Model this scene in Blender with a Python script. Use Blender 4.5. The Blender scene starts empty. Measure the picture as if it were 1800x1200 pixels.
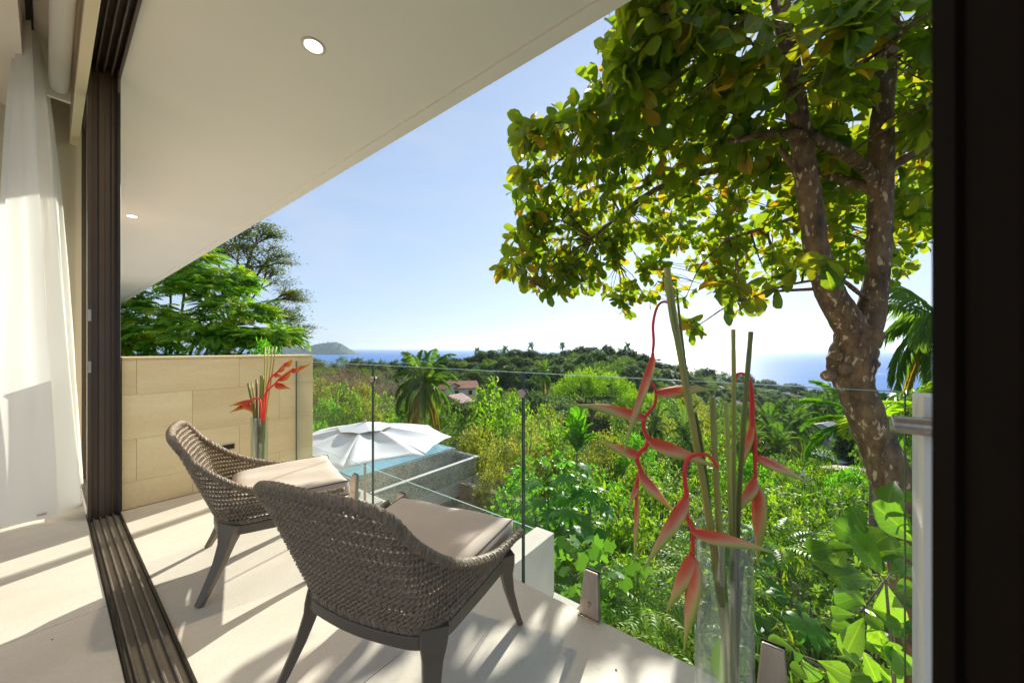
import bpy, math, random, re
import numpy as np
from mathutils import Vector, Matrix, Quaternion

R = random.Random(7)
NR = np.random.default_rng(11)
scene = bpy.context.scene
COL = scene.collection
PI = math.pi

# ------------------------------------------------------------------ camera
H = 1.2                                   # eye height above the terrace floor
FPX = 625.0                               # focal length in pixels of the 1800 px wide photograph
YAW = math.radians(37.4)
FW = Vector((-math.sin(YAW), math.cos(YAW), 0))
RT = Vector((math.cos(YAW), math.sin(YAW), 0))
cam_d = bpy.data.cameras.new('camera')
cam_d.sensor_width = 36.0
cam_d.lens = 36.0 * FPX / 1800.0
cam_d.shift_y = 0.0067
cam_d.clip_start = 0.02
cam_d.clip_end = 120000
cam_d.dof.use_dof = True
cam_d.dof.focus_distance = 3.2
cam_d.dof.aperture_fstop = 5.0
cam = bpy.data.objects.new('camera', cam_d)
COL.objects.link(cam)
cam.location = (0, 0, H)
cam.rotation_euler = (PI/2, 0, YAW)
scene.camera = cam

# ------------------------------------------------------------------ sky, sun, exposure
SUN_AZ = math.atan2(-0.215, 0.977)        # clockwise from +Y
SUN_EL = math.radians(24.5)
world = bpy.data.worlds.new('World')
scene.world = world
world.use_nodes = True
wn = world.node_tree
bg = wn.nodes['Background']
sky = wn.nodes.new('ShaderNodeTexSky')
sky.sky_type = 'NISHITA'
sky.sun_disc = False
sky.sun_elevation = SUN_EL
sky.sun_rotation = SUN_AZ
sky.air_density = 1.0
sky.dust_density = 0.25
sky.ozone_density = 2.5
sky.altitude = 90
gam = wn.nodes.new('ShaderNodeGamma')
gam.inputs[1].default_value = 0.34
tint = wn.nodes.new('ShaderNodeMix'); tint.data_type = 'RGBA'; tint.blend_type = 'MULTIPLY'
tint.inputs[0].default_value = 1.0
tint.inputs[7].default_value = (0.86, 0.98, 1.18, 1)
wn.links.new(sky.outputs[0], gam.inputs[0])
wn.links.new(gam.outputs[0], tint.inputs[6])
# faint high cirrus, the same all round the sky
ctc = wn.nodes.new('ShaderNodeTexCoord'); cmp_ = wn.nodes.new('ShaderNodeMapping'); cmp_.inputs['Scale'].default_value = (1.2, 1.8, 7.0)
cns = wn.nodes.new('ShaderNodeTexNoise'); cns.inputs['Scale'].default_value = 2.2; cns.inputs['Detail'].default_value = 7; cns.inputs['Roughness'].default_value = 0.6
crp = wn.nodes.new('ShaderNodeMapRange'); crp.inputs[1].default_value = 0.45; crp.inputs[2].default_value = 0.8; crp.inputs[3].default_value = 0.0; crp.inputs[4].default_value = 0.35
cmx = wn.nodes.new('ShaderNodeMix'); cmx.data_type = 'RGBA'; cmx.inputs[7].default_value = (1.75, 1.8, 1.9, 1)
wn.links.new(ctc.outputs['Generated'], cmp_.inputs[0]); wn.links.new(cmp_.outputs[0], cns.inputs['Vector']); wn.links.new(cns.outputs['Fac'], crp.inputs[0])
wn.links.new(crp.outputs[0], cmx.inputs[0]); wn.links.new(tint.outputs[2], cmx.inputs[6]); wn.links.new(cmx.outputs[2], bg.inputs[0])
bg.inputs[1].default_value = 0.125
sun_d = bpy.data.lights.new('sun', 'SUN')
sun_d.energy = 2.35
sun_d.angle = math.radians(0.5)
sun_d.color = (1.0, 0.95, 0.86)
sun = bpy.data.objects.new('sun', sun_d)
COL.objects.link(sun)
SUN_DIR = Vector((math.sin(SUN_AZ)*math.cos(SUN_EL), math.cos(SUN_AZ)*math.cos(SUN_EL), math.sin(SUN_EL)))
sun.rotation_euler = SUN_DIR.to_track_quat('Z', 'Y').to_euler()
scene.view_settings.view_transform = 'Standard'
scene.view_settings.look = 'None'
scene.view_settings.exposure = 1.84
scene.view_settings.gamma = 1.0
scene.view_settings.use_curve_mapping = False
scene.render.engine = 'CYCLES'
cy = scene.cycles
cy.use_denoising = True
cy.max_bounces = 10
cy.diffuse_bounces = 5
cy.glossy_bounces = 3
cy.transmission_bounces = 6
cy.transparent_max_bounces = 16
cy.volume_bounces = 0
cy.caustics_reflective = False
cy.caustics_refractive = False
cy.sample_clamp_indirect = 6.0

# ------------------------------------------------------------------ pixel -> world helpers (photograph pixels)
def ray(px, py):
    return FW + RT*((px-900)/FPX) + Vector((0, 0, 1))*((612-py)/FPX)
EYE = Vector((0, 0, H))
def at(px, py, t):
    return EYE + ray(px, py)*t
def at_y(px, py, y):
    d = ray(px, py); return EYE + d*(y/d.y)
def at_x(px, py, x):
    d = ray(px, py); return EYE + d*(x/d.x)
def at_z(px, py, z):
    d = ray(px, py); return EYE + d*((z-H)/d.z)

# ------------------------------------------------------------------ materials
def principled(name):
    m = bpy.data.materials.new(name); m.use_nodes = True
    return m, m.node_tree, m.node_tree.nodes['Principled BSDF']

def mat(name, col, rough=0.5, metal=0.0, var=0.0, vscale=5.0, bump=0.0, bscale=60.0, spec=0.5, dark=None, detail=4.0, stretch=None, coat=0.0):
    """plain procedural material: base colour broken up by noise, fine bump"""
    m, nt, b = principled(name)
    b.inputs['Base Color'].default_value = (*col, 1)
    b.inputs['Roughness'].default_value = rough
    b.inputs['Metallic'].default_value = metal
    b.inputs['Specular IOR Level'].default_value = spec
    if coat: b.inputs['Coat Weight'].default_value = coat
    L = nt.links.new
    if var or bump:
        tc = nt.nodes.new('ShaderNodeTexCoord')
        mp = nt.nodes.new('ShaderNodeMapping')
        if stretch: mp.inputs['Scale'].default_value = stretch
        L(tc.outputs['Object'], mp.inputs[0])
    if var:
        n = nt.nodes.new('ShaderNodeTexNoise'); n.inputs['Scale'].default_value = vscale; n.inputs['Detail'].default_value = detail
        L(mp.outputs[0], n.inputs['Vector'])
        r = nt.nodes.new('ShaderNodeValToRGB')
        d = dark if dark else tuple(c*(1-var) for c in col)
        r.color_ramp.elements[0].color = (*d, 1); r.color_ramp.elements[0].position = 0.32
        r.color_ramp.elements[1].color = (*[min(1, c*(1+var*0.4)) for c in col], 1); r.color_ramp.elements[1].position = 0.68
        L(n.outputs['Fac'], r.inputs[0]); L(r.outputs[0], b.inputs['Base Color'])
    if bump:
        n2 = nt.nodes.new('ShaderNodeTexNoise'); n2.inputs['Scale'].default_value = bscale; n2.inputs['Detail'].default_value = 3
        L(mp.outputs[0], n2.inputs['Vector'])
        bp = nt.nodes.new('ShaderNodeBump'); bp.inputs['Strength'].default_value = bump; bp.inputs['Distance'].default_value = 0.01
        L(n2.outputs['Fac'], bp.inputs['Height']); L(bp.outputs[0], b.inputs['Normal'])
    return m

def leaf_mat(name, cols, trans=0.45, rough=0.42, tmul=(2.6, 2.8, 0.9), spec=0.18, vein=False):
    """leaf: colour from a ramp by a per-leaf random value; light passes through"""
    m, nt, b = principled(name)
    cols = [tuple(min(0.6, v*1.3) for v in c) for c in cols]
    L = nt.links.new
    a = nt.nodes.new('ShaderNodeAttribute'); a.attribute_name = 'tint'
    oi = nt.nodes.new('ShaderNodeObjectInfo')
    ad = nt.nodes.new('ShaderNodeMath'); ad.operation = 'ADD'
    fr = nt.nodes.new('ShaderNodeMath'); fr.operation = 'FRACT'
    sc_ = nt.nodes.new('ShaderNodeMath'); sc_.operation = 'MULTIPLY'; sc_.inputs[1].default_value = 0.35 if not vein else 1.0
    L(oi.outputs['Random'], sc_.inputs[0])
    L(a.outputs['Fac'], ad.inputs[0]); L(sc_.outputs[0], ad.inputs[1]); L(ad.outputs[0], fr.inputs[0])
    r = nt.nodes.new('ShaderNodeValToRGB')
    while len(r.color_ramp.elements) < len(cols): r.color_ramp.elements.new(0.5)
    for i, c in enumerate(cols):
        r.color_ramp.elements[i].position = i/max(1, len(cols)-1)
        r.color_ramp.elements[i].color = (*c, 1)
    L(fr.outputs[0], r.inputs[0])
    src = r.outputs[0]
    if vein:
        # midrib and side veins in the leaf's own frame (x across, y along), plus blotches
        tc = nt.nodes.new('ShaderNodeTexCoord')
        sp = nt.nodes.new('ShaderNodeSeparateXYZ'); L(tc.outputs['Object'], sp.inputs[0])
        def mth(op, *ins):
            q = nt.nodes.new('ShaderNodeMath'); q.operation = op
            for i_, v_ in enumerate(ins):
                if isinstance(v_, (int, float)): q.inputs[i_].default_value = v_
                else: L(v_, q.inputs[i_])
            return q.outputs[0]
        ax = mth('ABSOLUTE', sp.outputs[0])
        mid = mth('LESS_THAN', ax, 0.022)
        side = mth('LESS_THAN', mth('FRACT', mth('MULTIPLY', mth('SUBTRACT', sp.outputs[1], mth('MULTIPLY', ax, 0.75)), 8.5)), 0.10)
        vn = mth('MAXIMUM', mid, mth('MULTIPLY', side, 0.55))
        mv = nt.nodes.new('ShaderNodeMix'); mv.data_type = 'RGBA'; mv.blend_type = 'MULTIPLY'
        mv.inputs[7].default_value = (1.7, 1.45, 1.2, 1); L(vn, mv.inputs[0]); L(src, mv.inputs[6])
        n = nt.nodes.new('ShaderNodeTexNoise'); n.inputs['Scale'].default_value = 3.2; n.inputs['Detail'].default_value = 5
        ofs = nt.nodes.new('ShaderNodeVectorMath'); ofs.operation = 'ADD'
        s9 = nt.nodes.new('ShaderNodeVectorMath'); s9.operation = 'SCALE'; s9.inputs['Scale'].default_value = 50
        L(oi.outputs['Random'], s9.inputs[0]); L(tc.outputs['Object'], ofs.inputs[0]); L(s9.outputs[0], ofs.inputs[1]); L(ofs.outputs[0], n.inputs['Vector'])
        rr = nt.nodes.new('ShaderNodeValToRGB')
        rr.color_ramp.elements[0].position = 0.30; rr.color_ramp.elements[0].color = (0.75, 0.62, 0.45, 1)
        rr.color_ramp.elements[1].position = 0.46; rr.color_ramp.elements[1].color = (1, 1, 1, 1)
        L(n.outputs['Fac'], rr.inputs[0])
        mx0 = nt.nodes.new('ShaderNodeMix'); mx0.data_type = 'RGBA'; mx0.blend_type = 'MULTIPLY'; mx0.inputs[0].default_value = 0.8
        L(mv.outputs[2], mx0.inputs[6]); L(rr.outputs[0], mx0.inputs[7]); src = mx0.outputs[2]
    L(src, b.inputs['Base Color'])
    b.inputs['Roughness'].default_value = rough
    b.inputs['Specular IOR Level'].default_value = spec
    tr = nt.nodes.new('ShaderNodeBsdfTranslucent')
    mu = nt.nodes.new('ShaderNodeMix'); mu.data_type = 'RGBA'; mu.blend_type = 'MULTIPLY'; mu.inputs[0].default_value = 1
    L(src, mu.inputs[6]); mu.inputs[7].default_value = (*tmul, 1)
    L(mu.outputs[2], tr.inputs[0])
    mx = nt.nodes.new('ShaderNodeMixShader'); mx.inputs[0].default_value = trans
    out = nt.nodes['Material Output']
    L(b.outputs[0], mx.inputs[1]); L(tr.outputs[0], mx.inputs[2]); L(mx.outputs[0], out.inputs[0])
    return m

def glass_mat(name, tcol=(0.93, 0.97, 0.95), f0=1.45, dust=0.02, power=1.0):
    """thin clear pane: straight-through light plus Fresnel reflection and a little dust"""
    m, nt, b = principled(name)
    nt.nodes.remove(b)
    L = nt.links.new
    t = nt.nodes.new('ShaderNodeBsdfTransparent'); t.inputs[0].default_value = (*tcol, 1)
    g = nt.nodes.new('ShaderNodeBsdfGlossy'); g.inputs['Roughness'].default_value = 0.01
    lw = nt.nodes.new('ShaderNodeLayerWeight'); lw.inputs[0].default_value = 0.5
    pw = nt.nodes.new('ShaderNodeMath'); pw.operation = 'POWER'; pw.inputs[1].default_value = 5.0
    L(lw.outputs['Facing'], pw.inputs[0])
    fz = nt.nodes.new('ShaderNodeMath'); fz.operation = 'MULTIPLY_ADD'
    r0 = ((f0-1)/(f0+1))**2
    fz.inputs[1].default_value = 1-r0; fz.inputs[2].default_value = r0
    L(pw.outputs[0], fz.inputs[0])
    mx = nt.nodes.new('ShaderNodeMixShader')
    L(fz.outputs[0], mx.inputs[0]); L(t.outputs[0], mx.inputs[1]); L(g.outputs[0], mx.inputs[2])
    d = nt.nodes.new('ShaderNodeBsdfTranslucent'); d.inputs[0].default_value = (0.8, 0.8, 0.8, 1)
    tc = nt.nodes.new('ShaderNodeTexCoord')
    n = nt.nodes.new('ShaderNodeTexNoise'); n.inputs['Scale'].default_value = 3; n.inputs['Detail'].default_value = 6
    L(tc.outputs['Object'], n.inputs['Vector'])
    mm = nt.nodes.new('ShaderNodeMath'); mm.operation = 'MULTIPLY'; mm.inputs[1].default_value = dust*2
    L(n.outputs['Fac'], mm.inputs[0])
    mx2 = nt.nodes.new('ShaderNodeMixShader')
    L(mm.outputs[0], mx2.inputs[0]); L(mx.outputs[0], mx2.inputs[1]); L(d.outputs[0], mx2.inputs[2])
    L(mx2.outputs[0], nt.nodes['Material Output'].inputs[0])
    return m

def emit_mat(name, col, s):
    m, nt, b = principled(name)
    b.inputs['Base Color'].default_value = (*col, 1)
    b.inputs['Emission Color'].default_value = (*col, 1)
    b.inputs['Emission Strength'].default_value = s
    return m

M = {}
# floor and stone
def stone_mat(name, base, warm, rough, vs, band=None):
    m, nt, b = principled(name)
    L = nt.links.new
    tc = nt.nodes.new('ShaderNodeTexCoord')
    oi = nt.nodes.new('ShaderNodeObjectInfo')
    ofs = nt.nodes.new('ShaderNodeVectorMath'); ofs.operation = 'ADD'
    sc_ = nt.nodes.new('ShaderNodeVectorMath'); sc_.operation = 'SCALE'; sc_.inputs['Scale'].default_value = 37.0
    L(oi.outputs['Random'], sc_.inputs[0]); L(tc.outputs['Object'], ofs.inputs[0]); L(sc_.outputs[0], ofs.inputs[1])
    mp = nt.nodes.new('ShaderNodeMapping')
    if band: mp.inputs['Scale'].default_value = band
    L(ofs.outputs[0], mp.inputs[0])
    n = nt.nodes.new('ShaderNodeTexNoise'); n.inputs['Scale'].default_value = vs; n.inputs['Detail'].default_value = 8; n.inputs['Roughness'].default_value = 0.62
    L(mp.outputs[0], n.inputs['Vector'])
    r = nt.nodes.new('ShaderNodeValToRGB')
    r.color_ramp.elements[0].position = 0.3; r.color_ramp.elements[0].color = (*warm, 1)
    r.color_ramp.elements[1].position = 0.62; r.color_ramp.elements[1].color = (*base, 1)
    L(n.outputs['Fac'], r.inputs[0])
    n2 = nt.nodes.new('ShaderNodeTexNoise'); n2.inputs['Scale'].default_value = vs*38; n2.inputs['Detail'].default_value = 2
    L(ofs.outputs[0], n2.inputs['Vector'])
    r2 = nt.nodes.new('ShaderNodeValToRGB')
    r2.color_ramp.elements[0].position = 0.3; r2.color_ramp.elements[0].color = (0.95, 0.945, 0.94, 1)
    r2.color_ramp.elements[1].position = 0.6; r2.color_ramp.elements[1].color = (1, 1, 1, 1)
    L(n2.outputs['Fac'], r2.inputs[0])
    hv = nt.nodes.new('ShaderNodeHueSaturation')
    ma = nt.nodes.new('ShaderNodeMapRange'); ma.inputs[3].default_value = 0.93; ma.inputs[4].default_value = 1.05
    L(oi.outputs['Random'], ma.inputs[0]); L(ma.outputs[0], hv.inputs['Value'])
    mx = nt.nodes.new('ShaderNodeMix'); mx.data_type = 'RGBA'; mx.blend_type = 'MULTIPLY'; mx.inputs[0].default_value = 1
    L(r.outputs[0], mx.inputs[6]); L(r2.outputs[0], mx.inputs[7]); L(mx.outputs[2], hv.inputs['Color'])
    L(hv.outputs[0], b.inputs['Base Color'])
    b.inputs['Roughness'].default_value = rough
    bp = nt.nodes.new('ShaderNodeBump'); bp.inputs['Strength'].default_value = 0.12; bp.inputs['Distance'].default_value = 0.004
    L(n2.outputs['Fac'], bp.inputs['Height']); L(bp.outputs[0], b.inputs['Normal'])
    return m
M['tile'] = stone_mat('porcelain_tile', (0.81, 0.735, 0.63), (0.68, 0.60, 0.495), 0.5, 2.2, (1, 0.5, 1))
M['grout'] = mat('grout', (0.36, 0.33, 0.29), 0.8)
M['limestone'] = stone_mat('limestone', (0.95, 0.79, 0.49), (0.80, 0.60, 0.31), 0.7, 1.3, (1, 0.45, 2.2))
M['render_white'] = mat('white_render', (0.90, 0.87, 0.80), 0.75, var=0.05, vscale=1.2, bump=0.05, bscale=120)
M['soffit'] = mat('soffit_paint', (0.96, 0.90, 0.83), 0.65, var=0.03, vscale=0.7)
M['ceiling'] = mat('ceiling_paint', (0.92, 0.84, 0.73), 0.7)
M['cream'] = mat('cream_plaster', (0.88, 0.75, 0.52), 0.7)
M['tan_wall'] = mat('tan_wall', (0.58, 0.38, 0.15), 0.7, var=0.08, vscale=2)
M['grey_wall'] = mat('greige_wall', (0.72, 0.63, 0.47), 0.7)
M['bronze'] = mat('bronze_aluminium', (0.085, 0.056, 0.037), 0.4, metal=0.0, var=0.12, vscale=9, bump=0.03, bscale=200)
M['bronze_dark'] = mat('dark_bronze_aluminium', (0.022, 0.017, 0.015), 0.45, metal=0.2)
M['stile'] = mat('shade_darkened_bronze', (0.010, 0.006, 0.0045), 0.9, spec=0.03)  # bronze with the dark room's shade put into its base colour
M['rail_worn'] = mat('worn_track_rail', (0.28, 0.23, 0.185), 0.42, metal=0.5, var=0.3, vscale=30)
M['steel'] = mat('brushed_steel', (0.56, 0.47, 0.39), 0.33, metal=0.9, var=0.12, vscale=60, stretch=(1, 1, 0.05))
M['rubber'] = mat('black_rubber', (0.02, 0.02, 0.02), 0.6)
M['glass'] = glass_mat('clear_glass', (0.96, 0.985, 0.97), 1.25, 0.0022)
M['vase_glass'] = glass_mat('vase_glass', (0.94, 0.97, 0.955), 2.2, 0.024)
M['glass_edge'] = mat('glass_edge', (0.42, 0.60, 0.52), 0.15, spec=0.8)
M['glass_side'] = mat('glass_side_edge', (0.07, 0.12, 0.095), 0.15, spec=0.8)
M['curtain'] = None
M['trim_white'] = mat('downlight_trim', (0.72, 0.66, 0.55), 0.5)
M['lamp'] = emit_mat('downlight_lens', (1.0, 0.94, 0.82), 12.0)
M['wicker'] = mat('wicker_cord', (0.32, 0.24, 0.16), 0.42, var=0.3, vscale=55, bump=0.5, bscale=420, spec=0.55)
M['chair_frame'] = mat('taupe_powder_coat', (0.155, 0.118, 0.08), 0.42, var=0.06, vscale=6, bump=0.02, bscale=300)
M['cushion'] = mat('cushion_fabric', (0.66, 0.56, 0.48), 0.85, var=0.06, vscale=8, bump=0.25, bscale=700, spec=0.2)
M['piping'] = mat('cushion_piping', (0.11, 0.085, 0.07), 0.8)
M['canvas'] = mat('white_canvas', (0.70, 0.70, 0.70), 0.8, var=0.03, vscale=2)
M['teak'] = mat('teak_pole', (0.50, 0.32, 0.19), 0.55, var=0.2, vscale=8, stretch=(1, 1, 0.1))
M['concrete'] = mat('pale_concrete', (0.60, 0.56, 0.50), 0.8, var=0.1, vscale=3, bump=0.1, bscale=40)
M['deck'] = mat('pool_deck_stone', (0.62, 0.60, 0.56), 0.7, var=0.08, vscale=2)
M['retaining'] = mat('stone_render', (0.36, 0.28, 0.18), 0.85, var=0.45, vscale=9, bump=0.6, bscale=40)
M['bark'] = None
def curtain_mat():
    m, nt, b = principled('sheer_linen')
    L = nt.links.new
    b.inputs['Base Color'].default_value = (0.95, 0.93, 0.89, 1)
    b.inputs['Roughness'].default_value = 0.9
    b.inputs['Specular IOR Level'].default_value = 0.1
    tr = nt.nodes.new('ShaderNodeBsdfTranslucent'); tr.inputs[0].default_value = (0.95, 0.93, 0.89, 1)
    mx = nt.nodes.new('ShaderNodeMixShader'); mx.inputs[0].default_value = 0.45
    L(b.outputs[0], mx.inputs[1]); L(tr.outputs[0], mx.inputs[2])
    tp = nt.nodes.new('ShaderNodeBsdfTransparent')
    mx2 = nt.nodes.new('ShaderNodeMixShader'); mx2.inputs[0].default_value = 0.12
    L(mx.outputs[0], mx2.inputs[1]); L(tp.outputs[0], mx2.inputs[2])
    L(mx2.outputs[0], nt.nodes['Material Output'].inputs[0])
    return m
M['curtain'] = curtain_mat()
def bark_mat(name, dark, mid, pale, scale=6, spots=True):
    m, nt, b = principled(name)
    L = nt.links.new
    tc = nt.nodes.new('ShaderNodeTexCoord')
    n = nt.nodes.new('ShaderNodeTexNoise'); n.inputs['Scale'].default_value = scale; n.inputs['Detail'].default_value = 8; n.inputs['Roughness'].default_value = 0.7
    mp = nt.nodes.new('ShaderNodeMapping'); mp.inputs['Scale'].default_value = (1, 1, 0.45)
    L(tc.outputs['Object'], mp.inputs[0]); L(mp.outputs[0], n.inputs['Vector'])
    r = nt.nodes.new('ShaderNodeValToRGB')
    r.color_ramp.elements[0].position = 0.36; r.color_ramp.elements[0].color = (*dark, 1)
    r.color_ramp.elements[1].position = 0.62; r.color_ramp.elements[1].color = (*mid, 1)
    L(n.outputs['Fac'], r.inputs[0])
    src = r.outputs[0]
    if spots:
        v = nt.nodes.new('ShaderNodeTexNoise'); v.inputs['Scale'].default_value = scale*2.6; v.inputs['Detail'].default_value = 4
        L(mp.outputs[0], v.inputs['Vector'])
        r3 = nt.nodes.new('ShaderNodeValToRGB')
        r3.color_ramp.elements[0].position = 0.60; r3.color_ramp.elements[0].color = (0, 0, 0, 1)
        r3.color_ramp.elements[1].position = 0.66; r3.color_ramp.elements[1].color = (1, 1, 1, 1)
        L(v.outputs['Fac'], r3.inputs[0])
        mx = nt.nodes.new('ShaderNodeMix'); mx.data_type = 'RGBA'
        L(r3.outputs[0], mx.inputs[0]); L(src, mx.inputs[6]); mx.inputs[7].default_value = (*pale, 1)
        src = mx.outputs[2]
    L(src, b.inputs['Base Color'])
    b.inputs['Roughness'].default_value = 0.8
    bp = nt.nodes.new('ShaderNodeBump'); bp.inputs['Strength'].default_value = 0.8; bp.inputs['Distance'].default_value = 0.025
    fn = nt.nodes.new('ShaderNodeTexNoise'); fn.inputs['Scale'].default_value = scale*7; fn.inputs['Detail'].default_value = 5
    L(mp.outputs[0], fn.inputs['Vector'])
    hm = nt.nodes.new('ShaderNodeMath'); hm.operation = 'MULTIPLY_ADD'; hm.inputs[1].default_value = 0.45
    L(fn.outputs['Fac'], hm.inputs[0]); L(n.outputs['Fac'], hm.inputs[2]); L(hm.outputs[0], bp.inputs['Height']); L(bp.outputs[0], b.inputs['Normal'])
    return m
M['almond_bark'] = bark_mat('almond_bark', (0.05, 0.030, 0.015), (0.22, 0.132, 0.062), (0.5, 0.38, 0.24), 9)
M['bark'] = bark_mat('grey_brown_bark', (0.06, 0.045, 0.03), (0.20, 0.16, 0.11), (0.3, 0.3, 0.25), 5, False)
M['palm_bark'] = bark_mat('palm_bark', (0.10, 0.08, 0.06), (0.27, 0.22, 0.16), (0.3, 0.3, 0.25), 9, False)

# ------------------------------------------------------------------ object helpers
def prop(o, label=None, cat=None, group=None, kind=None):
    if label: o['label'] = label
    if cat: o['category'] = cat
    if group: o['group'] = group
    if kind: o['kind'] = kind
    return o

def thing(name, label, cat, loc=(0, 0, 0), group=None):
    o = bpy.data.objects.new(name, None); COL.objects.link(o)
    o.empty_display_size = 0.1
    o.location = loc
    return prop(o, label, cat, group)

def world_of(o):
    m = Matrix.Translation(Vector(o.location))
    return m if o.parent is None else world_of(o.parent) @ o.matrix_parent_inverse @ m

def adopt(o, parent):
    """child whose mesh is written in world coordinates"""
    o.parent = parent
    o.matrix_parent_inverse = world_of(parent).inverted()
    return o

class MB:
    def __init__(s): s.v = []; s.f = []; s.mi = []
    def add(s, vs, fs, m=0):
        k = len(s.v); s.v += [tuple(v) for v in vs]
        s.f += [tuple(i+k for i in f) for f in fs]; s.mi += [m]*len(fs); return s
    def box(s, x0, x1, y0, y1, z0, z1, m=0):
        return s.add([(x0,y0,z0),(x1,y0,z0),(x1,y1,z0),(x0,y1,z0),(x0,y0,z1),(x1,y0,z1),(x1,y1,z1),(x0,y1,z1)],
                     [(0,3,2,1),(4,5,6,7),(0,1,5,4),(1,2,6,5),(2,3,7,6),(3,0,4,7)], m)
    def tube(s, pts, rad, n=8, caps=True, sx=1.0, m=0, up=None, squash=None):
        pts = [Vector(p) for p in pts]
        if not hasattr(rad, '__len__'): rad = [rad]*len(pts)
        vs = []; ref = None
        for i, p in enumerate(pts):
            t = (pts[min(i+1, len(pts)-1)] - pts[max(i-1, 0)])
            if t.length < 1e-9: t = Vector((0, 0, 1))
            t.normalize()
            if ref is None:
                ref = up if up is not None else (Vector((0, 0, 1)) if abs(t.z) < 0.9 else Vector((1, 0, 0)))
                ref = Vector(ref)
            a = ref - t*ref.dot(t)
            if a.length < 1e-6: a = Vector((1, 0, 0)) - t*t.x
            a.normalize(); b = t.cross(a); ref = a
            for k in range(n):
                an = 2*PI*k/n + (PI/4 if n == 4 else 0)
                vs.append(p + (a*math.cos(an) + b*math.sin(an)*sx)*rad[i])
        fs = []
        for i in range(len(pts)-1):
            for k in range(n):
                k2 = (k+1) % n
                fs.append((i*n+k, i*n+k2, (i+1)*n+k2, (i+1)*n+k))
        if caps:
            fs.append(tuple(range(n-1, -1, -1))); fs.append(tuple((len(pts)-1)*n+k for k in range(n)))
        return s.add(vs, fs, m)
    def lathe(s, prof, c=(0, 0, 0), n=24, m=0, close=False):
        vs = []; fs = []
        for r, z in prof:
            for k in range(n):
                a = 2*PI*k/n; vs.append((c[0]+r*math.cos(a), c[1]+r*math.sin(a), c[2]+z))
        for i in range(len(prof)-1):
            for k in range(n):
                k2 = (k+1) % n; fs.append((i*n+k, i*n+k2, (i+1)*n+k2, (i+1)*n+k))
        if close:
            fs.append(tuple(range(n-1, -1, -1))); fs.append(tuple((len(prof)-1)*n+k for k in range(n)))
        return s.add(vs, fs, m)
    def ball(s, c, r, n=10, m=0):
        if not hasattr(r, '__len__'): r = (r, r, r)
        vs = []; fs = []
        for i in range(n+1):
            th = PI*i/n
            for k in range(n*2):
                a = PI*k/n
                vs.append((c[0]+r[0]*math.sin(th)*math.cos(a), c[1]+r[1]*math.sin(th)*math.sin(a), c[2]+r[2]*math.cos(th)))
        w = n*2
        for i in range(n):
            for k in range(w):
                k2 = (k+1) % w; fs.append((i*w+k, (i+1)*w+k, (i+1)*w+k2, i*w+k2))
        return s.add(vs, fs, m)
    def build(s, name, mats, parent=None, smooth=False, bevel=0.0, local=False, seg=2):
        me = bpy.data.meshes.new(name); me.from_pydata(s.v, [], s.f); me.update()
        if not isinstance(mats, (list, tuple)): mats = [mats]
        for m_ in mats: me.materials.append(m_)
        if len(mats) > 1: me.polygons.foreach_set('material_index', s.mi)
        if smooth: me.polygons.foreach_set('use_smooth', [True]*len(me.polygons))
        o = bpy.data.objects.new(name, me); COL.objects.link(o)
        if bevel:
            b = o.modifiers.new('bevel', 'BEVEL'); b.width = bevel; b.segments = seg; b.limit_method = 'ANGLE'
        if parent is not None:
            if local: o.parent = parent
            else: adopt(o, parent)
        return o

def np_mesh(name, V, F, material, tint=None, smooth=False):
    """triangle mesh from numpy arrays"""
    me = bpy.data.meshes.new(name)
    me.vertices.add(len(V)); me.vertices.foreach_set('co', V.astype(np.float32).ravel())
    me.loops.add(F.size); me.loops.foreach_set('vertex_index', F.astype(np.int32).ravel())
    me.polygons.add(len(F)); me.polygons.foreach_set('loop_start', np.arange(0, F.size, F.shape[1], dtype=np.int32))
    if smooth: me.polygons.foreach_set('use_smooth', np.ones(len(F), dtype=bool))
    me.update(calc_edges=True)
    if tint is not None:
        at_ = me.attributes.new('tint', 'FLOAT', 'POINT'); at_.data.foreach_set('value', tint.astype(np.float32))
    for m_ in (material if isinstance(material, (list, tuple)) else [material]): me.materials.append(m_)
    return me

def link(name, me, parent=None, local=True):
    o = bpy.data.objects.new(name, me); COL.objects.link(o)
    if parent is not None:
        if local: o.parent = parent
        else: adopt(o, parent)
    return o

def norm(a): return a/np.maximum(np.linalg.norm(a, axis=-1, keepdims=True), 1e-9)

def leaf_array(tmpl, pos, dirs, nrm, ln, wd):
    """instances of a leaf template (x across, y along, z up) -> V, F"""
    tv, tf = tmpl
    y = norm(dirs); x = norm(np.cross(y, nrm)); z = np.cross(x, y)
    ln = np.broadcast_to(ln, (len(pos),)); wd = np.broadcast_to(wd, (len(pos),))
    V = (pos[:, None, :] + tv[None, :, 0:1]*wd[:, None, None]*x[:, None, :]
         + tv[None, :, 1:2]*ln[:, None, None]*y[:, None, :] + tv[None, :, 2:3]*ln[:, None, None]*z[:, None, :])
    n = len(tv)
    F = (tf[None] + (np.arange(len(pos))*n)[:, None, None]).reshape(-1, 3)
    return V.reshape(-1, 3), F

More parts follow.
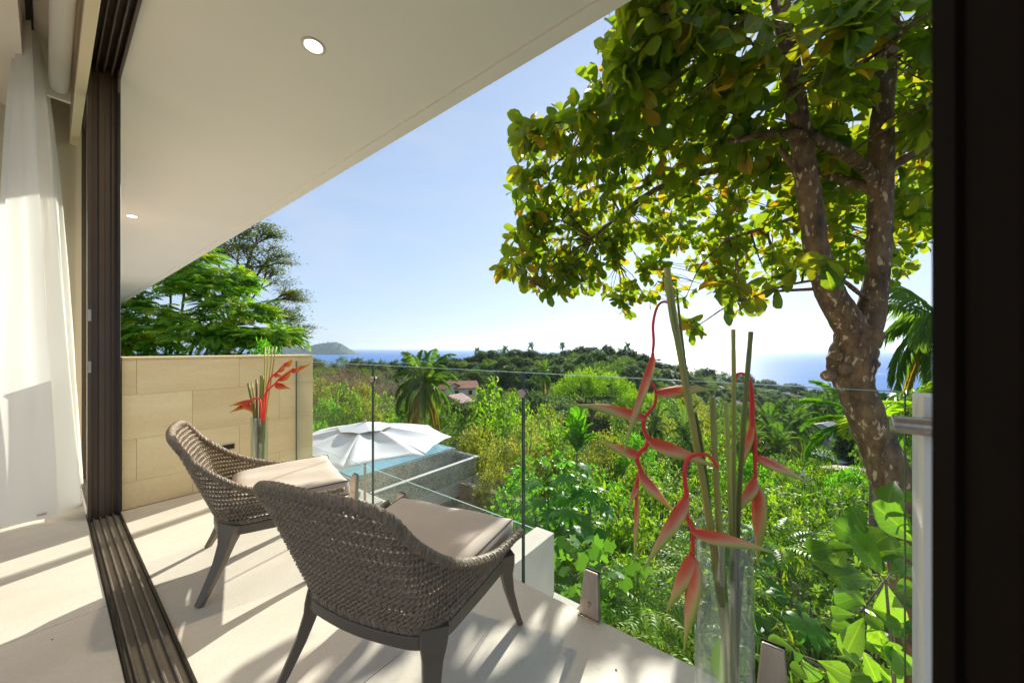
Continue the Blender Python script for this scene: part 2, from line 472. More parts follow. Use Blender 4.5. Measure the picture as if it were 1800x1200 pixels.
def tmpl_strip(stations, fold=0.12, droop=0.0):
    """leaf outline from (y, halfwidth) stations, folded along the midrib, drooping towards the tip"""
    v = []; f = []
    for y, w in stations:
        z = -droop*y*y
        v += [(-w, y, z+fold*w*2), (0, y, z), (w, y, z+fold*w*2)]
    for i in range(len(stations)-1):
        a = i*3; b = a+3
        for k in (0, 1):
            f += [(a+k, a+k+1, b+k+1), (a+k, b+k+1, b+k)]
    return np.array(v, float), np.array(f, int)
T_DIAMOND = (np.array([(0,0,0),(-.5,.45,.1),(0,1,-.05),(.5,.45,.1)], float), np.array([(0,2,1),(0,3,2)]))
T_OVATE = (np.array([(0,0,0),(-.42,.28,.06),(-.4,.62,.05),(0,1,-.12),(.4,.62,.05),(.42,.28,.06),(0,.5,0)], float),
           np.array([(0,6,1),(1,6,2),(2,6,3),(3,6,4),(4,6,5),(5,6,0)]))
T_LANCE = (np.array([(0,0,0),(-.5,.35,.05),(0,.5,-.01),(.5,.35,.05),(0,1,-.22)], float), np.array([(0,2,1),(0,3,2),(1,2,4),(2,3,4)]))
T_OBOV = tmpl_strip([(0,.02),(.12,.09),(.35,.26),(.6,.43),(.8,.47),(.93,.33),(1.0,.06)], 0.10, 0.16)
T_OBOV_LITE = (np.array([(0,0,0),(-.3,.42,.06),(-.46,.75,.03),(0,1,-.14),(.46,.75,.03),(.3,.42,.06),(0,.55,0)], float),
               np.array([(0,6,1),(1,6,2),(2,6,3),(3,6,4),(4,6,5),(5,6,0)]))
def tmpl_lobed(n=5, depth=0.45, base=0.05):
    v = [(0, 0.25, 0)]; out = []
    for i in range(n*2+1):
        a = -2.5 + 5.0*i/(n*2)
        r = (0.75 if i % 2 == 0 else 0.75*(1-depth))*(1.0 if abs(a) < 1.5 else 0.8)
        out.append((math.sin(a)*r, 0.25+math.cos(a)*r*0.95, -0.06*r if i % 2 == 0 else 0.05))
    out = [(0, 0.1, 0)] + out
    v += out
    f = [(0, i+1, i) for i in range(1, len(v)-1)] + [(0, 1, len(v)-1)]
    return np.array(v, float), np.array(f, int)
T_LOBED = tmpl_lobed(5, 0.24)
def tmpl_palmate(n=9):
    v = []; f = []
    for i in range(n):
        a = -2.6 + 5.2*i/(n-1)
        L_ = 0.62*(1.0 - 0.25*abs(a)/2.6)
        d = np.array((math.sin(a), math.cos(a))); p = np.array((d[1], -d[0]))
        k = len(v)
        c = np.array((0, 0.35))
        for (s, w, z) in ((0.0, 0.015, 0), (0.55, 0.095, 0.03), (0.85, 0.075, -0.05), (1.0, 0.0, -0.12)):
            q = c + d*L_*s
            v += [(q[0]-p[0]*w, q[1]-p[1]*w, z), (q[0]+p[0]*w, q[1]+p[1]*w, z)]
        for j in range(3):
            f += [(k+2*j, k+2*j+1, k+2*j+3), (k+2*j, k+2*j+3, k+2*j+2)]
    return np.array(v, float), np.array(f, int)
T_PALMATE = tmpl_palmate()
def rand_dirs(n, zmin=-1.0):
    d = norm(NR.normal(size=(n*4+40, 3)))
    return d[d[:, 2] > zmin][:n]
def smooth_path(pts, k=4):
    """Catmull-Rom through the points"""
    P = [np.array(p, float) for p in pts]
    P = [2*P[0]-P[1]] + P + [2*P[-1]-P[-2]]
    out = []
    for i in range(1, len(P)-2):
        for j in range(k):
            t = j/k
            out.append(0.5*((2*P[i]) + (-P[i-1]+P[i+1])*t + (2*P[i-1]-5*P[i]+4*P[i+1]-P[i+2])*t*t + (-P[i-1]+3*P[i]-3*P[i+1]+P[i+2])*t**3))
    out.append(P[-2])
    return [tuple(o) for o in out]
# ================================================================== ARCHITECTURE
GY = 1.51        # glass line
# ---- indoor/outdoor floor: slab + porcelain tiles
floor = MB().box(-5.2, 2.6, -5.2, 1.47, -0.30, -0.012).build('floor', M['grout'])
prop(floor, kind='structure')
TX = [-3.876, -3.82, -2.51, -1.20, 0.11, 1.42, 2.6]
def tile(x0, x1, y0, y1):
    g = 0.0016
    return MB().box(x0+g, x1-g, y0+g, y1-g, -0.0115, 0.0).build('tile', M['tile'], floor, bevel=0.0012, seg=1)
for i in range(len(TX)-1):
    tile(TX[i], TX[i+1], 0.327, 1.485)
TXI = [-5.2, -3.82, -2.51, -1.20, 0.11, 1.42, 2.6]
for i in range(len(TXI)-1):
    tile(TXI[i], TXI[i+1], -1.20, 0.172)
    tile(TXI[i], TXI[i+1], -2.60, -1.20)
    tile(TXI[i], TXI[i+1], -3.90, -2.60)
    tile(TXI[i], TXI[i+1], -5.20, -3.90)
for px, py, lab_ in ((1083, 1176, 'tiny dark speck on the terrace floor left of the tall vase'), (92, 1123, 'tiny dark speck on the indoor floor left of the door track')):
    p_ = at_z(px, py, 0.0015); q_ = MB(); q_.ball(p_, (0.004, 0.003, 0.0014), 4)
    prop(q_.build('floor_debris', M['rubber']), lab_, 'debris')
# building mass under the terrace
mass = MB()
mass.box(-3.9, 2.6, -5.2, 1.44, -3.3, -0.30)
mass.build('building_base', M['render_white']); prop(bpy.data.objects['building_base'], 'white rendered storey under the terrace floor', 'building')
# ---- roof / soffit
sf = MB()
sf.box(-60.0, 3.2, 0.33, 1.90, 3.20, 3.62)
sf.box(-60.0, 3.2, 1.90, 1.925, 3.212, 3.62)
sf.box(-60.0, 3.2, 1.925, 2.04, 3.195, 3.62)
so = sf.build('soffit', M['soffit'], bevel=0.004); prop(so, kind='structure')
cl = MB()
cl.box(-5.3, 2.6, -2.6, -0.10, 3.15, 3.62)
cl.box(-5.3, 2.6, -0.10, 0.115, 3.40, 3.62)
cl = cl.build('ceiling', M['ceiling']); prop(cl, kind='structure')
# plaster bulkhead over the door
nb = MB()
nb.box(-16.0, -4.12, 0.33, 1.47, -0.30, 0.0)
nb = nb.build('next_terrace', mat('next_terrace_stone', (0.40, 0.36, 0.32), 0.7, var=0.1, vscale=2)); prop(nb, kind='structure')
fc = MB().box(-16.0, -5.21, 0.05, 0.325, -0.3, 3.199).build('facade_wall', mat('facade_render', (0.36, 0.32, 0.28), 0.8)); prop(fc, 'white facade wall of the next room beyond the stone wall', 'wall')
bk = MB().box(-4.95, 2.6, 0.118, 0.168, 2.98, 3.62).build('bulkhead', M['cream'], bevel=0.003); prop(bk, kind='structure')
# inner walls at the left end of the room
wl = MB().box(-5.2, -4.96, -2.6, -0.30, 0.0, 3.149).build('interior_wall', M['tan_wall']); prop(wl, kind='structure')
wl2 = MB().box(-5.2, -4.955, -0.30, 0.40, 0.0, 3.39).build('interior_wall', M['grey_wall']); prop(wl2, kind='structure')

# ---- sliding door: sill track, header track, left jamb, fixed sash, right stile
dr = thing('sliding_door', 'dark bronze sliding door frame with four-channel floor track', 'door frame', (-3.8, 0.25, 0))
X0, X1 = -3.86, 2.2
s_ = MB()
s_.box(X0, X1, 0.175, 0.325, -0.03, -0.016)
for y0, y1, z in ((0.175, 0.183, 0.006), (0.317, 0.325, 0.008)):
    s_.box(X0, X1, y0, y1, -0.016, z)
s_.build('sill_track', M['bronze_dark'], dr, bevel=0.001, seg=1)
for yc in (0.199, 0.229, 0.259, 0.291):
    MB().box(X0, X1, yc-0.004, yc+0.004, -0.0155, 0.009).build('track_rail', M['rail_worn'], dr, bevel=0.0015, seg=1)
for k, xx in enumerate((-3.3, -2.9, -2.35, -2.02, -1.86, -1.8)):
    MB().lathe([(0.0, 0.0005), (0.006, 0.0005)], (xx, (0.213, 0.245, 0.275)[k % 3], -0.0150), 8).build('drain_hole', M['rubber'], dr)
h_ = MB()
h_.box(-3.96, X1, 0.170, 0.328, 3.235, 3.30)
for y0, y1 in ((0.170, 0.182), (0.208, 0.216), (0.243, 0.252), (0.279, 0.288), (0.312, 0.328)):
    h_.box(-3.8719, X1, y0, y1, 3.165, 3.2345)
h_.build('header_track', M['bronze'], dr, bevel=0.002, seg=1)
j_ = MB()
j_.box(-3.95, -3.872, 0.172, 0.327, -0.03, 3.2345)
for y0, y1 in ((0.172, 0.190), (0.312, 0.327)):
    j_.box(-3.872, -3.845, y0, y1, -0.03, 3.164)
j_.box(-3.872, -3.862, 0.222, 0.252, -0.016, 3.164)
j_.box(-3.872, -3.857, 0.283, 0.290, -0.016, 3.164)
j_.build('jamb', M['bronze'], dr, bevel=0.002, seg=1)
MB().box(-3.8445, -3.8425, 0.314, 0.3255, 0.0, 3.09).build('jamb_gasket', M['rubber'], dr)
MB().box(-3.8445, -3.838, 0.312, 0.324, 3.06, 3.16).build('jamb_cap', M['rail_worn'], dr, bevel=0.001, seg=1)
for zz in (1.43, 1.07):
    q = MB().box(-3.845, -3.838, 0.1735, 0.188, zz-0.04, zz+0.04).build('strike_plate', M['steel'], dr, bevel=0.002)
# parked sash behind the jamb, to the left
sash = thing('sliding_sash', 'narrow dark framed glass sash parked left of the jamb', 'glass door', (-4.4, 0.195, 0))
f = MB()
f.box(-4.80, -4.74, 0.180, 0.210, 0.01, 3.16)
f.box(-4.74, -3.96, 0.180, 0.210, 0.01, 0.09)
f.box(-4.74, -3.96, 0.180, 0.210, 3.06, 3.16)
f.build('sash_frame', M['bronze'], sash, bevel=0.002, seg=1)
MB().box(-4.74, -3.955, 0.192, 0.198, 0.09, 3.06).build('sash_glass', M['glass'], sash)
# right stile, very near the lens
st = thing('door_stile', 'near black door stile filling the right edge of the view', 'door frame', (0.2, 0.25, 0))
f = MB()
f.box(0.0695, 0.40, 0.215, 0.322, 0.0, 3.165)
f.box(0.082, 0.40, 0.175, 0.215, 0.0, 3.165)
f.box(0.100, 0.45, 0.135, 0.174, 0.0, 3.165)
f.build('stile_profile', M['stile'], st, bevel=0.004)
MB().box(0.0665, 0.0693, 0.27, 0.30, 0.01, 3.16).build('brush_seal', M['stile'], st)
for q in (0.119, 0.15): pass

# ---- downlights in the soffit
for (px, py, lab) in ((551, 81, 'lit round downlight in the soffit near the top of the view'), (232, 380, 'lit round downlight far along the soffit by the door jamb')):
    p = at_z(px, py, 3.2)
    d = thing('downlight', lab, 'ceiling light', (p.x, p.y, 3.2), 'recessed downlights in the soffit')
    r = 0.073
    MB().lathe([(r, 0), (r, -0.004), (r*0.93, -0.007), (r*0.72, -0.005), (r*0.68, -0.001)], p, 40).build('trim_ring', M['trim_white'], d, smooth=True)
    MB().lathe([(0.0, -0.0025), (r*0.69, -0.0025)], p, 40).build('lens', M['lamp'], d)
    la = bpy.data.lights.new('downlight_beam', 'AREA'); la.shape = 'DISK'; la.size = r*1.3; la.energy = 6.0; la.color = (1.0, 0.80, 0.56)
    lo = bpy.data.objects.new('downlight_beam', la); COL.objects.link(lo); lo.location = (p.x, p.y, 3.2-0.012); adopt(lo, d)

# ---- roller blind above the door inside
rb = thing('roller_blind', 'rolled white roller blind above the door opening', 'blind', (-4.0, 0.05, 3.1))
mb = MB(); mb.tube([(-4.10, 0.052, 3.06), (2.0, 0.052, 3.06)], 0.046, 24); mb.build('blind_roll', M['curtain'] if False else mat('blind_cloth', (0.74, 0.71, 0.63), 0.8), rb, smooth=True)
MB().tube([(-4.13, 0.052, 3.06), (-4.10, 0.052, 3.06)], 0.018, 12).build('blind_pin', M['steel'], rb)
MB().box(-4.16, -4.13, 0.0, 0.105, 2.99, 3.40).build('blind_bracket', M['ceiling'], rb)
# ---- curtain track + curtain
ct = thing('curtain_track', 'dark ceiling track that carries the sheer curtain', 'curtain rail', (-4.3, -0.08, 3.39))
MB().box(-4.9, -2.4, -0.085, -0.055, 3.375, 3.399).build('rail', M['bronze_dark'], ct)
cu = thing('curtain', 'sheer white floor length curtain gathered beside the door jamb', 'curtain', (-4.3, -0.03, 0.05))
nu, nz = 420, 46
V = []; F = []
fold_ph = [R.uniform(-0.5, 0.5) for _ in range(12)]
for iz in range(nz):
    k = iz/(nz-1)
    z = 0.05 + k*3.33
    amp = 0.15*(1-k)**0.55 + 0.036
    yc = -0.03 - 0.04*k
    for iu in range(nu):
        s = iu/(nu-1)
        ph = s*PI*2*7.0 + 0.5
        a = math.sin(ph) * (1.0 + 0.22*math.sin(s*23+k*2.0)) + 0.22*math.sin(2.3*ph+1.0+1.5*k) + 0.10*math.sin(5.1*ph + 4*k)
        x = -4.88 + s*0.90 + 0.05*math.cos(ph*1.0)*amp*6 + 0.012*math.sin(k*9+s*30)
        zz = z + (0.006*math.sin(s*40) if iz == 0 else 0)
        V.append((x, yc + amp*a*0.80, zz))
for iz in range(nz-1):
    for iu in range(nu-1):
        a = iz*nu+iu; F.append((a, a+1, a+nu+1, a+nu))
mb = MB(); mb.add(V, F); mb.build('drape', M['curtain'], cu, smooth=True)
hp = V[nu-1]
MB().box(hp[0]-0.001, hp[0]+0.010, hp[1]-0.09, hp[1]-0.05, 0.085, 0.097).build('hem_clip', M['steel'], cu)

# ---- limestone end wall
M['stone_joint'] = mat('stone_joint', (0.72, 0.55, 0.30), 0.9)
sw = thing('stone_wall', 'low cream limestone block wall closing the left end of the terrace', 'wall', (-3.98, 1.0, 0))
MB().box(-4.08, -3.905, 0.335, 1.668, -0.3, 1.118).build('wall_core', M['stone_joint'], sw)
rows = [(0.0, 0.198, (0.335, 0.41, 1.05, 1.675)), (0.198, 0.518, (0.335, 0.73, 1.37, 1.675)), (0.518, 0.852, (0.335, 0.41, 1.05, 1.675)), (0.852, 1.118, (0.335, 0.41, 1.05, 1.675))]
rows[2] = (0.518, 0.852, (0.335, 0.73, 1.37, 1.675))
rows[1] = (0.198, 0.518, (0.335, 0.41, 1.05, 1.675))
rows[0] = (0.0, 0.198, (0.335, 0.73, 1.37, 1.675))
for z0, z1, ys in rows:
    for a, b in zip(ys[:-1], ys[1:]):
        g = 0.0007; dx = R.uniform(-0.0008, 0.0008)
        MB().box(-4.1, -3.882+dx, a+g, b-g, z0+g, z1-g).build('stone_block', M['limestone'], sw, bevel=0.0012, seg=1)
MB().box(-4.11, -3.872, 0.335, 1.682, 1.1185, 1.135).build('wall_coping', M['limestone'], sw, bevel=0.003)
p = at_x(401, 785, -3.88)
wlg = thing('step_light', 'small dark recessed step light low in the stone wall', 'wall light', (-3.88, p.y, p.z))
MB().box(-3.8795, -3.872, p.y-0.045, p.y+0.045, p.z-0.022, p.z+0.022).build('light_bezel', M['bronze'], wlg, bevel=0.002)
MB().box(-3.8718, -3.869, p.y-0.036, p.y+0.036, p.z-0.013, p.z+0.013).build('light_slot', M['bronze_dark'], wlg)

# ---- glass balustrade: three panes
joints = [-3.868, -2.49, -1.08, 0.284]
labs = ['glass balustrade pane nearest the stone wall', 'middle glass balustrade pane behind the two chairs', 'right glass balustrade pane behind the tall vase']
for i in range(3):
    a, b = joints[i]+0.004, joints[i+1]-0.004
    g = thing('balustrade_panel', labs[i], 'glass railing', ((a+b)/2, GY, 0), 'glass balustrade panes')
    z0, z1 = -0.06, 1.075
    mb = MB()
    y0, y1 = GY-0.006, GY+0.006
    mb.add([(a,y0,z0),(b,y0,z0),(b,y0,z1),(a,y0,z1)], [(0,1,2,3)], 0)
    mb.add([(a,y1,z0),(b,y1,z0),(b,y1,z1),(a,y1,z1)], [(3,2,1,0)], 0)
    mb.build('pane', M['glass'], g)
    e = MB()
    e.box(a, b, y0+0.0005, y1-0.0005, z1-0.0025, z1)
    e.build('polished_edge', M['glass_edge'], g); e = MB()
    e.box(a, a+0.0025, y0+0.0005, y1-0.0005, z0, z1-0.003)
    e.build('side_edge', M['glass_side'], g); e = MB()
    e.box(b-0.0025, b, y0+0.0005, y1-0.0005, z0, z1-0.003)
    e.build('side_edge', M['glass_side'], g)
for x, lab in ((-2.49, 'round steel clamp joining the glass panes near the stone wall'), (-1.08, 'round steel clamp joining the glass panes behind the near chair')):
    c = thing('glass_clamp', lab, 'clamp', (x, GY, 0.965), 'glass panel clamps')
    for sgn, nm in ((-1, 'clamp_disc'), (1, 'clamp_disc')):
        q = MB(); q.tube([(x, GY+sgn*0.007, 0.965), (x, GY+sgn*0.019, 0.965)], [0.024, 0.022], 24)
        q.build(nm, M['steel'], c, smooth=False, bevel=0.002)
def spigot(x, lab):
    o = thing('glass_spigot', lab, 'spigot', (x, 1.45, 0), 'steel glass spigots')
    # tapered body gripping the pane: two cheeks, base plate, rubber gasket
    mb = MB()
    def frus(w0, w1, y0a, y1a, y0b, y1b, z0, z1):
        mb.add([(x-w0,y0a,z0),(x+w0,y0a,z0),(x+w0,y1a,z0),(x-w0,y1a,z0),(x-w1,y0b,z1),(x+w1,y0b,z1),(x+w1,y1b,z1),(x-w1,y1b,z1)],
               [(0,3,2,1),(4,5,6,7),(0,1,5,4),(1,2,6,5),(2,3,7,6),(3,0,4,7)])
    frus(0.047, 0.032, GY-0.052, GY-0.0085, GY-0.026, GY-0.0085, 0.006, 0.195)
    mb.build('spigot_body', M['steel'], o, bevel=0.006, seg=3)
    MB().box(x-0.05, x+0.05, GY-0.056, GY-0.0083, 0.0005, 0.0055).build('base_plate', M['steel'], o, bevel=0.002)
    MB().box(x-0.034, x+0.034, GY-0.0082, GY-0.0062, 0.01, 0.199).build('gasket', M['rubber'], o)
    q = MB(); q.tube([(x, GY-0.048, 0.06), (x, GY-0.0445, 0.0605)], 0.011, 20)
    q.build('grub_screw', M['steel'], o, bevel=0.001)
for x, l in ((-3.45, 'steel spigot holding the glass beside the stone wall'), (-2.72, 'steel spigot by the far chair cushion'), (-2.11, 'steel spigot hidden between the two chairs'),
             (-1.46, 'steel spigot behind the near chair'), (-0.69, 'tapered steel spigot between the near chair and the tall vase'), (-0.03, 'tapered steel spigot at the bottom right of the tall vase')):
    spigot(x, l)
# white pier and handrail standoff at the right end
pr = thing('white_post', 'slim white rendered post at the right end of the glass', 'post', (0.36, 1.5, 0))
MB().box(0.302, 0.37, 1.455, 1.56, -0.06, 1.07).build('post_body', M['render_white'], pr, bevel=0.004)
p = at_y(1590, 748, 1.40)
so_ = MB(); so_.tube([(0.235, 1.42, p.z), (0.37, 1.42, p.z-0.002)], 0.024, 20)
sd = thing('standoff', 'short brushed steel standoff on the white post', 'standoff', (0.3, 1.42, p.z))
so_.build('standoff_bar', M['steel'], sd, smooth=False, bevel=0.004)
MB().box(0.30, 0.35, 1.43, 1.455, p.z-0.02, p.z+0.02).build('standoff_arm', M['steel'], sd)

# ================================================================== LOWER LEVEL: parapet, lower glass, pool, parasol
lt = MB()
lt.box(-9.0, -1.62, 1.70, 3.24, -2.0, -1.36)
lt = lt.build('lower_terrace', M['concrete']); prop(lt, kind='structure')
pp = MB().box(-2.12, -1.90, 1.72, 3.21, -1.36, -0.72).build('parapet_wall', M['concrete'], bevel=0.006)
prop(pp, 'short pale concrete parapet below the glass corner', 'parapet')
lg = thing('lower_glass', 'frameless glass pane of the terrace one level down', 'glass railing', (-4, 3.19, -1.36))
MB().box(-8.0, -2.13, 3.165, 3.177, -1.36, -0.73).build('pane', M['glass'], lg)
MB().box(-8.0, -2.13, 3.1655, 3.1765, -0.7295, -0.726).build('polished_edge', M['glass_edge'], lg)

ZD = -3.2
dk = MB(); dk.box(-22, -8.2, 0.6, 5.95, -4.3, ZD)
dk = dk.build('pool_deck', M['deck']); prop(dk, kind='structure')
def mosaic():
    m, nt, b = principled('pool_mosaic')
    L = nt.links.new
    tc = nt.nodes.new('ShaderNodeTexCoord')
    n = nt.nodes.new('ShaderNodeTexNoise'); n.inputs['Scale'].default_value = 2.2; n.inputs['Detail'].default_value = 5
    L(tc.outputs['Object'], n.inputs['Vector'])
    v = nt.nodes.new('ShaderNodeTexVoronoi'); v.inputs['Scale'].default_value = 26
    L(tc.outputs['Object'], v.inputs['Vector'])
    r = nt.nodes.new('ShaderNodeValToRGB')
    r.color_ramp.elements[0].color = (0.14, 0.20, 0.20, 1); r.color_ramp.elements[0].position = 0.2
    r.color_ramp.elements[1].color = (0.60, 0.55, 0.43, 1); r.color_ramp.elements[1].position = 0.75
    e = r.color_ramp.elements.new(0.5); e.color = (0.42, 0.40, 0.32, 1)
    sep = nt.nodes.new('ShaderNodeSeparateColor'); L(v.outputs['Color'], sep.inputs[0])
    ad = nt.nodes.new('ShaderNodeMath'); ad.operation = 'MULTIPLY_ADD'; ad.inputs[1].default_value = 0.5
    L(sep.outputs[0], ad.inputs[0])
    m5 = nt.nodes.new('ShaderNodeMath'); m5.operation = 'MULTIPLY'; m5.inputs[1].default_value = 0.55
    L(n.outputs['Fac'], m5.inputs[0]); L(m5.outputs[0], ad.inputs[2])
    L(ad.outputs[0], r.inputs[0]); L(r.outputs[0], b.inputs['Base Color'])
    b.inputs['Roughness'].default_value = 0.12
    b.inputs['Coat Weight'].default_value = 0.4
    return m
M['mosaic'] = mosaic()
def water(name, col, bscale, bstr, rough):
    m, nt, b = principled(name)
    L = nt.links.new
    b.inputs['Base Color'].default_value = (*col, 1); b.inputs['Roughness'].default_value = rough
    b.inputs['IOR'].default_value = 1.33
    tc = nt.nodes.new('ShaderNodeTexCoord')
    mp = nt.nodes.new('ShaderNodeMapping'); mp.inputs['Scale'].default_value = (1, 1.6, 1)
    L(tc.outputs['Object'], mp.inputs[0])
    n = nt.nodes.new('ShaderNodeTexNoise'); n.inputs['Scale'].default_value = bscale; n.inputs['Detail'].default_value = 5
    L(mp.outputs[0], n.inputs['Vector'])
    bp = nt.nodes.new('ShaderNodeBump'); bp.inputs['Strength'].default_value = bstr; bp.inputs['Distance'].default_value = 1.0
    L(n.outputs['Fac'], bp.inputs['Height']); L(bp.outputs[0], b.inputs['Normal'])
    return m
M['pool_water'] = water('pool_water', (0.22, 0.42, 0.50), 2.2, 0.12, 0.05)
pl = thing('infinity_pool', 'infinity pool with blue mosaic wall and white coping on the lower terrace', 'pool', (-13, 8, -3.2))
XI, XO, YN, YF = -11.05, -9.87, 5.96, 10.55
b = MB(); b.box(-18, XI, YN, YF-0.02, -4.17, -3.03); b.build('pool_basin', M['mosaic'], pl)
MB().box(-17.9, XI-0.06, YN+0.1, YF-0.1, -3.028, -3.0).build('pool_water', M['pool_water'], pl)
b = MB()
b.box(XO-0.14, XO-0.012, YN, YF, -3.9, ZD-0.012)
b.box(-18, XO-0.141, YF+0.005, YF+0.13, -3.9, ZD-0.012)
b.box(XO-0.0119, XO, YN, YF, -3.9, ZD-0.012)
b.build('trough_wall', M['mosaic'], pl)
b = MB(); b.box(XO-0.155, XO+0.012, YN, YF+0.14, ZD-0.0118, ZD+0.02); b.box(-18, XO-0.156, YF, YF+0.14, ZD-0.0118, ZD+0.02)
b.build('pool_coping', M['deck'], pl, bevel=0.004)
b = MB(); b.box(XI+0.002, XO-0.142, YN, YF, -3.88, -3.66); b.build('trough_floor', M['mosaic'], pl)
b = MB(); b.box(-18, XO+0.03, YN, YF+0.17, -4.42, -4.171); b.box(XI+0.002, XO+0.02, YN, YF+0.15, -4.17, -3.9); b.build('pool_slab', M['concrete'], pl, bevel=0.01)
b = MB(); b.box(XO-0.6, XO-0.3, YF-0.5, YF-0.2, -8.5, -4.421); b.build('pool_column', M['retaining'], pl)
for (px, py) in ((631, 867), (600, 852)):
    p = at_z(px, py, ZD+0.1)
    o = thing('pool_spigot', 'tiny steel post on the pool deck ' + ('right of the parasol pole foot' if px > 620 else 'left of the parasol pole'), 'spigot', (p.x, p.y, ZD), 'small steel posts on the pool deck')
    MB().box(p.x-0.04, p.x+0.04, p.y-0.03, p.y+0.03, ZD, ZD+0.16).build('spigot_body', M['steel'], o, bevel=0.008)
rw = MB(); rw.box(-9.7, -6.9, 9.4, 9.7, -8.6, -3.85); rw = rw.build('retaining_wall', M['retaining'], bevel=0.02)
prop(rw, 'rough brown retaining wall below the infinity pool', 'wall')

# parasol (octagonal, white canvas with a vented cap)
ap = Vector((-9.43, 5.47, -0.90)); RAD = 2.42; ZR = -1.42
um = thing('parasol', 'large white canvas parasol beside the infinity pool', 'parasol', (ap.x, ap.y, ZD))
cor = [Vector((ap.x + RAD*math.cos(math.radians(-41+45*k)), ap.y + RAD*math.sin(math.radians(-41+45*k)), ZR)) for k in range(8)]
cw = Vector((ap.x, ap.y, ap.z-0.045))
for k in range(8):
    a, b_ = cor[k], cor[(k+1) % 8]
    n1, n2 = 12, 10
    vs = []; fs = []
    for i in range(n1+1):
        s = i/n1
        for j in range(n2+1):
            t = j/n2
            e = a.lerp(b_, t)
            mid = a.lerp(b_, 0.5)
            e = e.lerp(mid, 0.0) + (cw-e)*0.045*4*t*(1-t)   # scalloped hem
            p = cw.lerp(e, s)
            p.z += -0.075*math.sin(PI*s)*math.sin(PI*t)*1.0 + 0.016*math.sin(15*s+5*k+6*t)*math.sin(PI*t)*s*math.sin(11*t+k) + 0.05*math.sin(PI*s)*(1-math.sin(PI*t))
            vs.append(p)
    for i in range(n1):
        for j in range(n2):
            q = i*(n2+1)+j; fs.append((q, q+n2+1, q+n2+2, q+1))
    o = MB().add(vs, fs).build('canopy_panel', M['canvas'], um, smooth=True)
    sm_ = o.modifiers.new('cloth', 'SOLIDIFY'); sm_.thickness = 0.004
# vent cap
for k in range(8):
    a = ap + (cor[k]-ap)*0.30; b_ = ap + (cor[(k+1) % 8]-ap)*0.30
    a.z = b_.z = ap.z - 0.135
    mid = (a+b_)/2 + Vector((0, 0, 0.02))
    apx = ap + Vector((0, 0, 0.02))
    o = MB().add([apx, a, mid, b_], [(0, 1, 2), (0, 2, 3)]).build('vent_panel', M['canvas'], um)
    sm_ = o.modifiers.new('cloth', 'SOLIDIFY'); sm_.thickness = 0.004
mb = MB(); mb.tube([(ap.x, ap.y, ZD), (ap.x, ap.y, ap.z-0.02)], 0.035, 14); mb.build('pole', M['teak'], um, smooth=True)
mb = MB(); mb.lathe([(0.045, 0.0), (0.04, 0.05), (0.015, 0.09), (0.0, 0.10)], (ap.x, ap.y, ap.z+0.005), 12); mb.build('finial', M['teak'], um, smooth=True)
for k in range(8):
    mb = MB(); q = cor[k].lerp(cw, 0.02)
    mb.tube([(ap.x, ap.y, ap.z-0.06), (q.x, q.y, q.z-0.02)], 0.012, 6); mb.build('rib', M['teak'], um)
    q2 = cor[k].lerp(cw, 0.5)
    mb = MB(); mb.tube([(ap.x, ap.y, ap.z-0.62), (q2.x, q2.y, q2.z-0.03)], 0.010, 6); mb.build('strut', M['teak'], um)
MB().box(ap.x-0.35, ap.x+0.35, ap.y-0.35, ap.y+0.35, ZD+0.001, ZD+0.07).build('base_plate', M['concrete'], um, bevel=0.01)
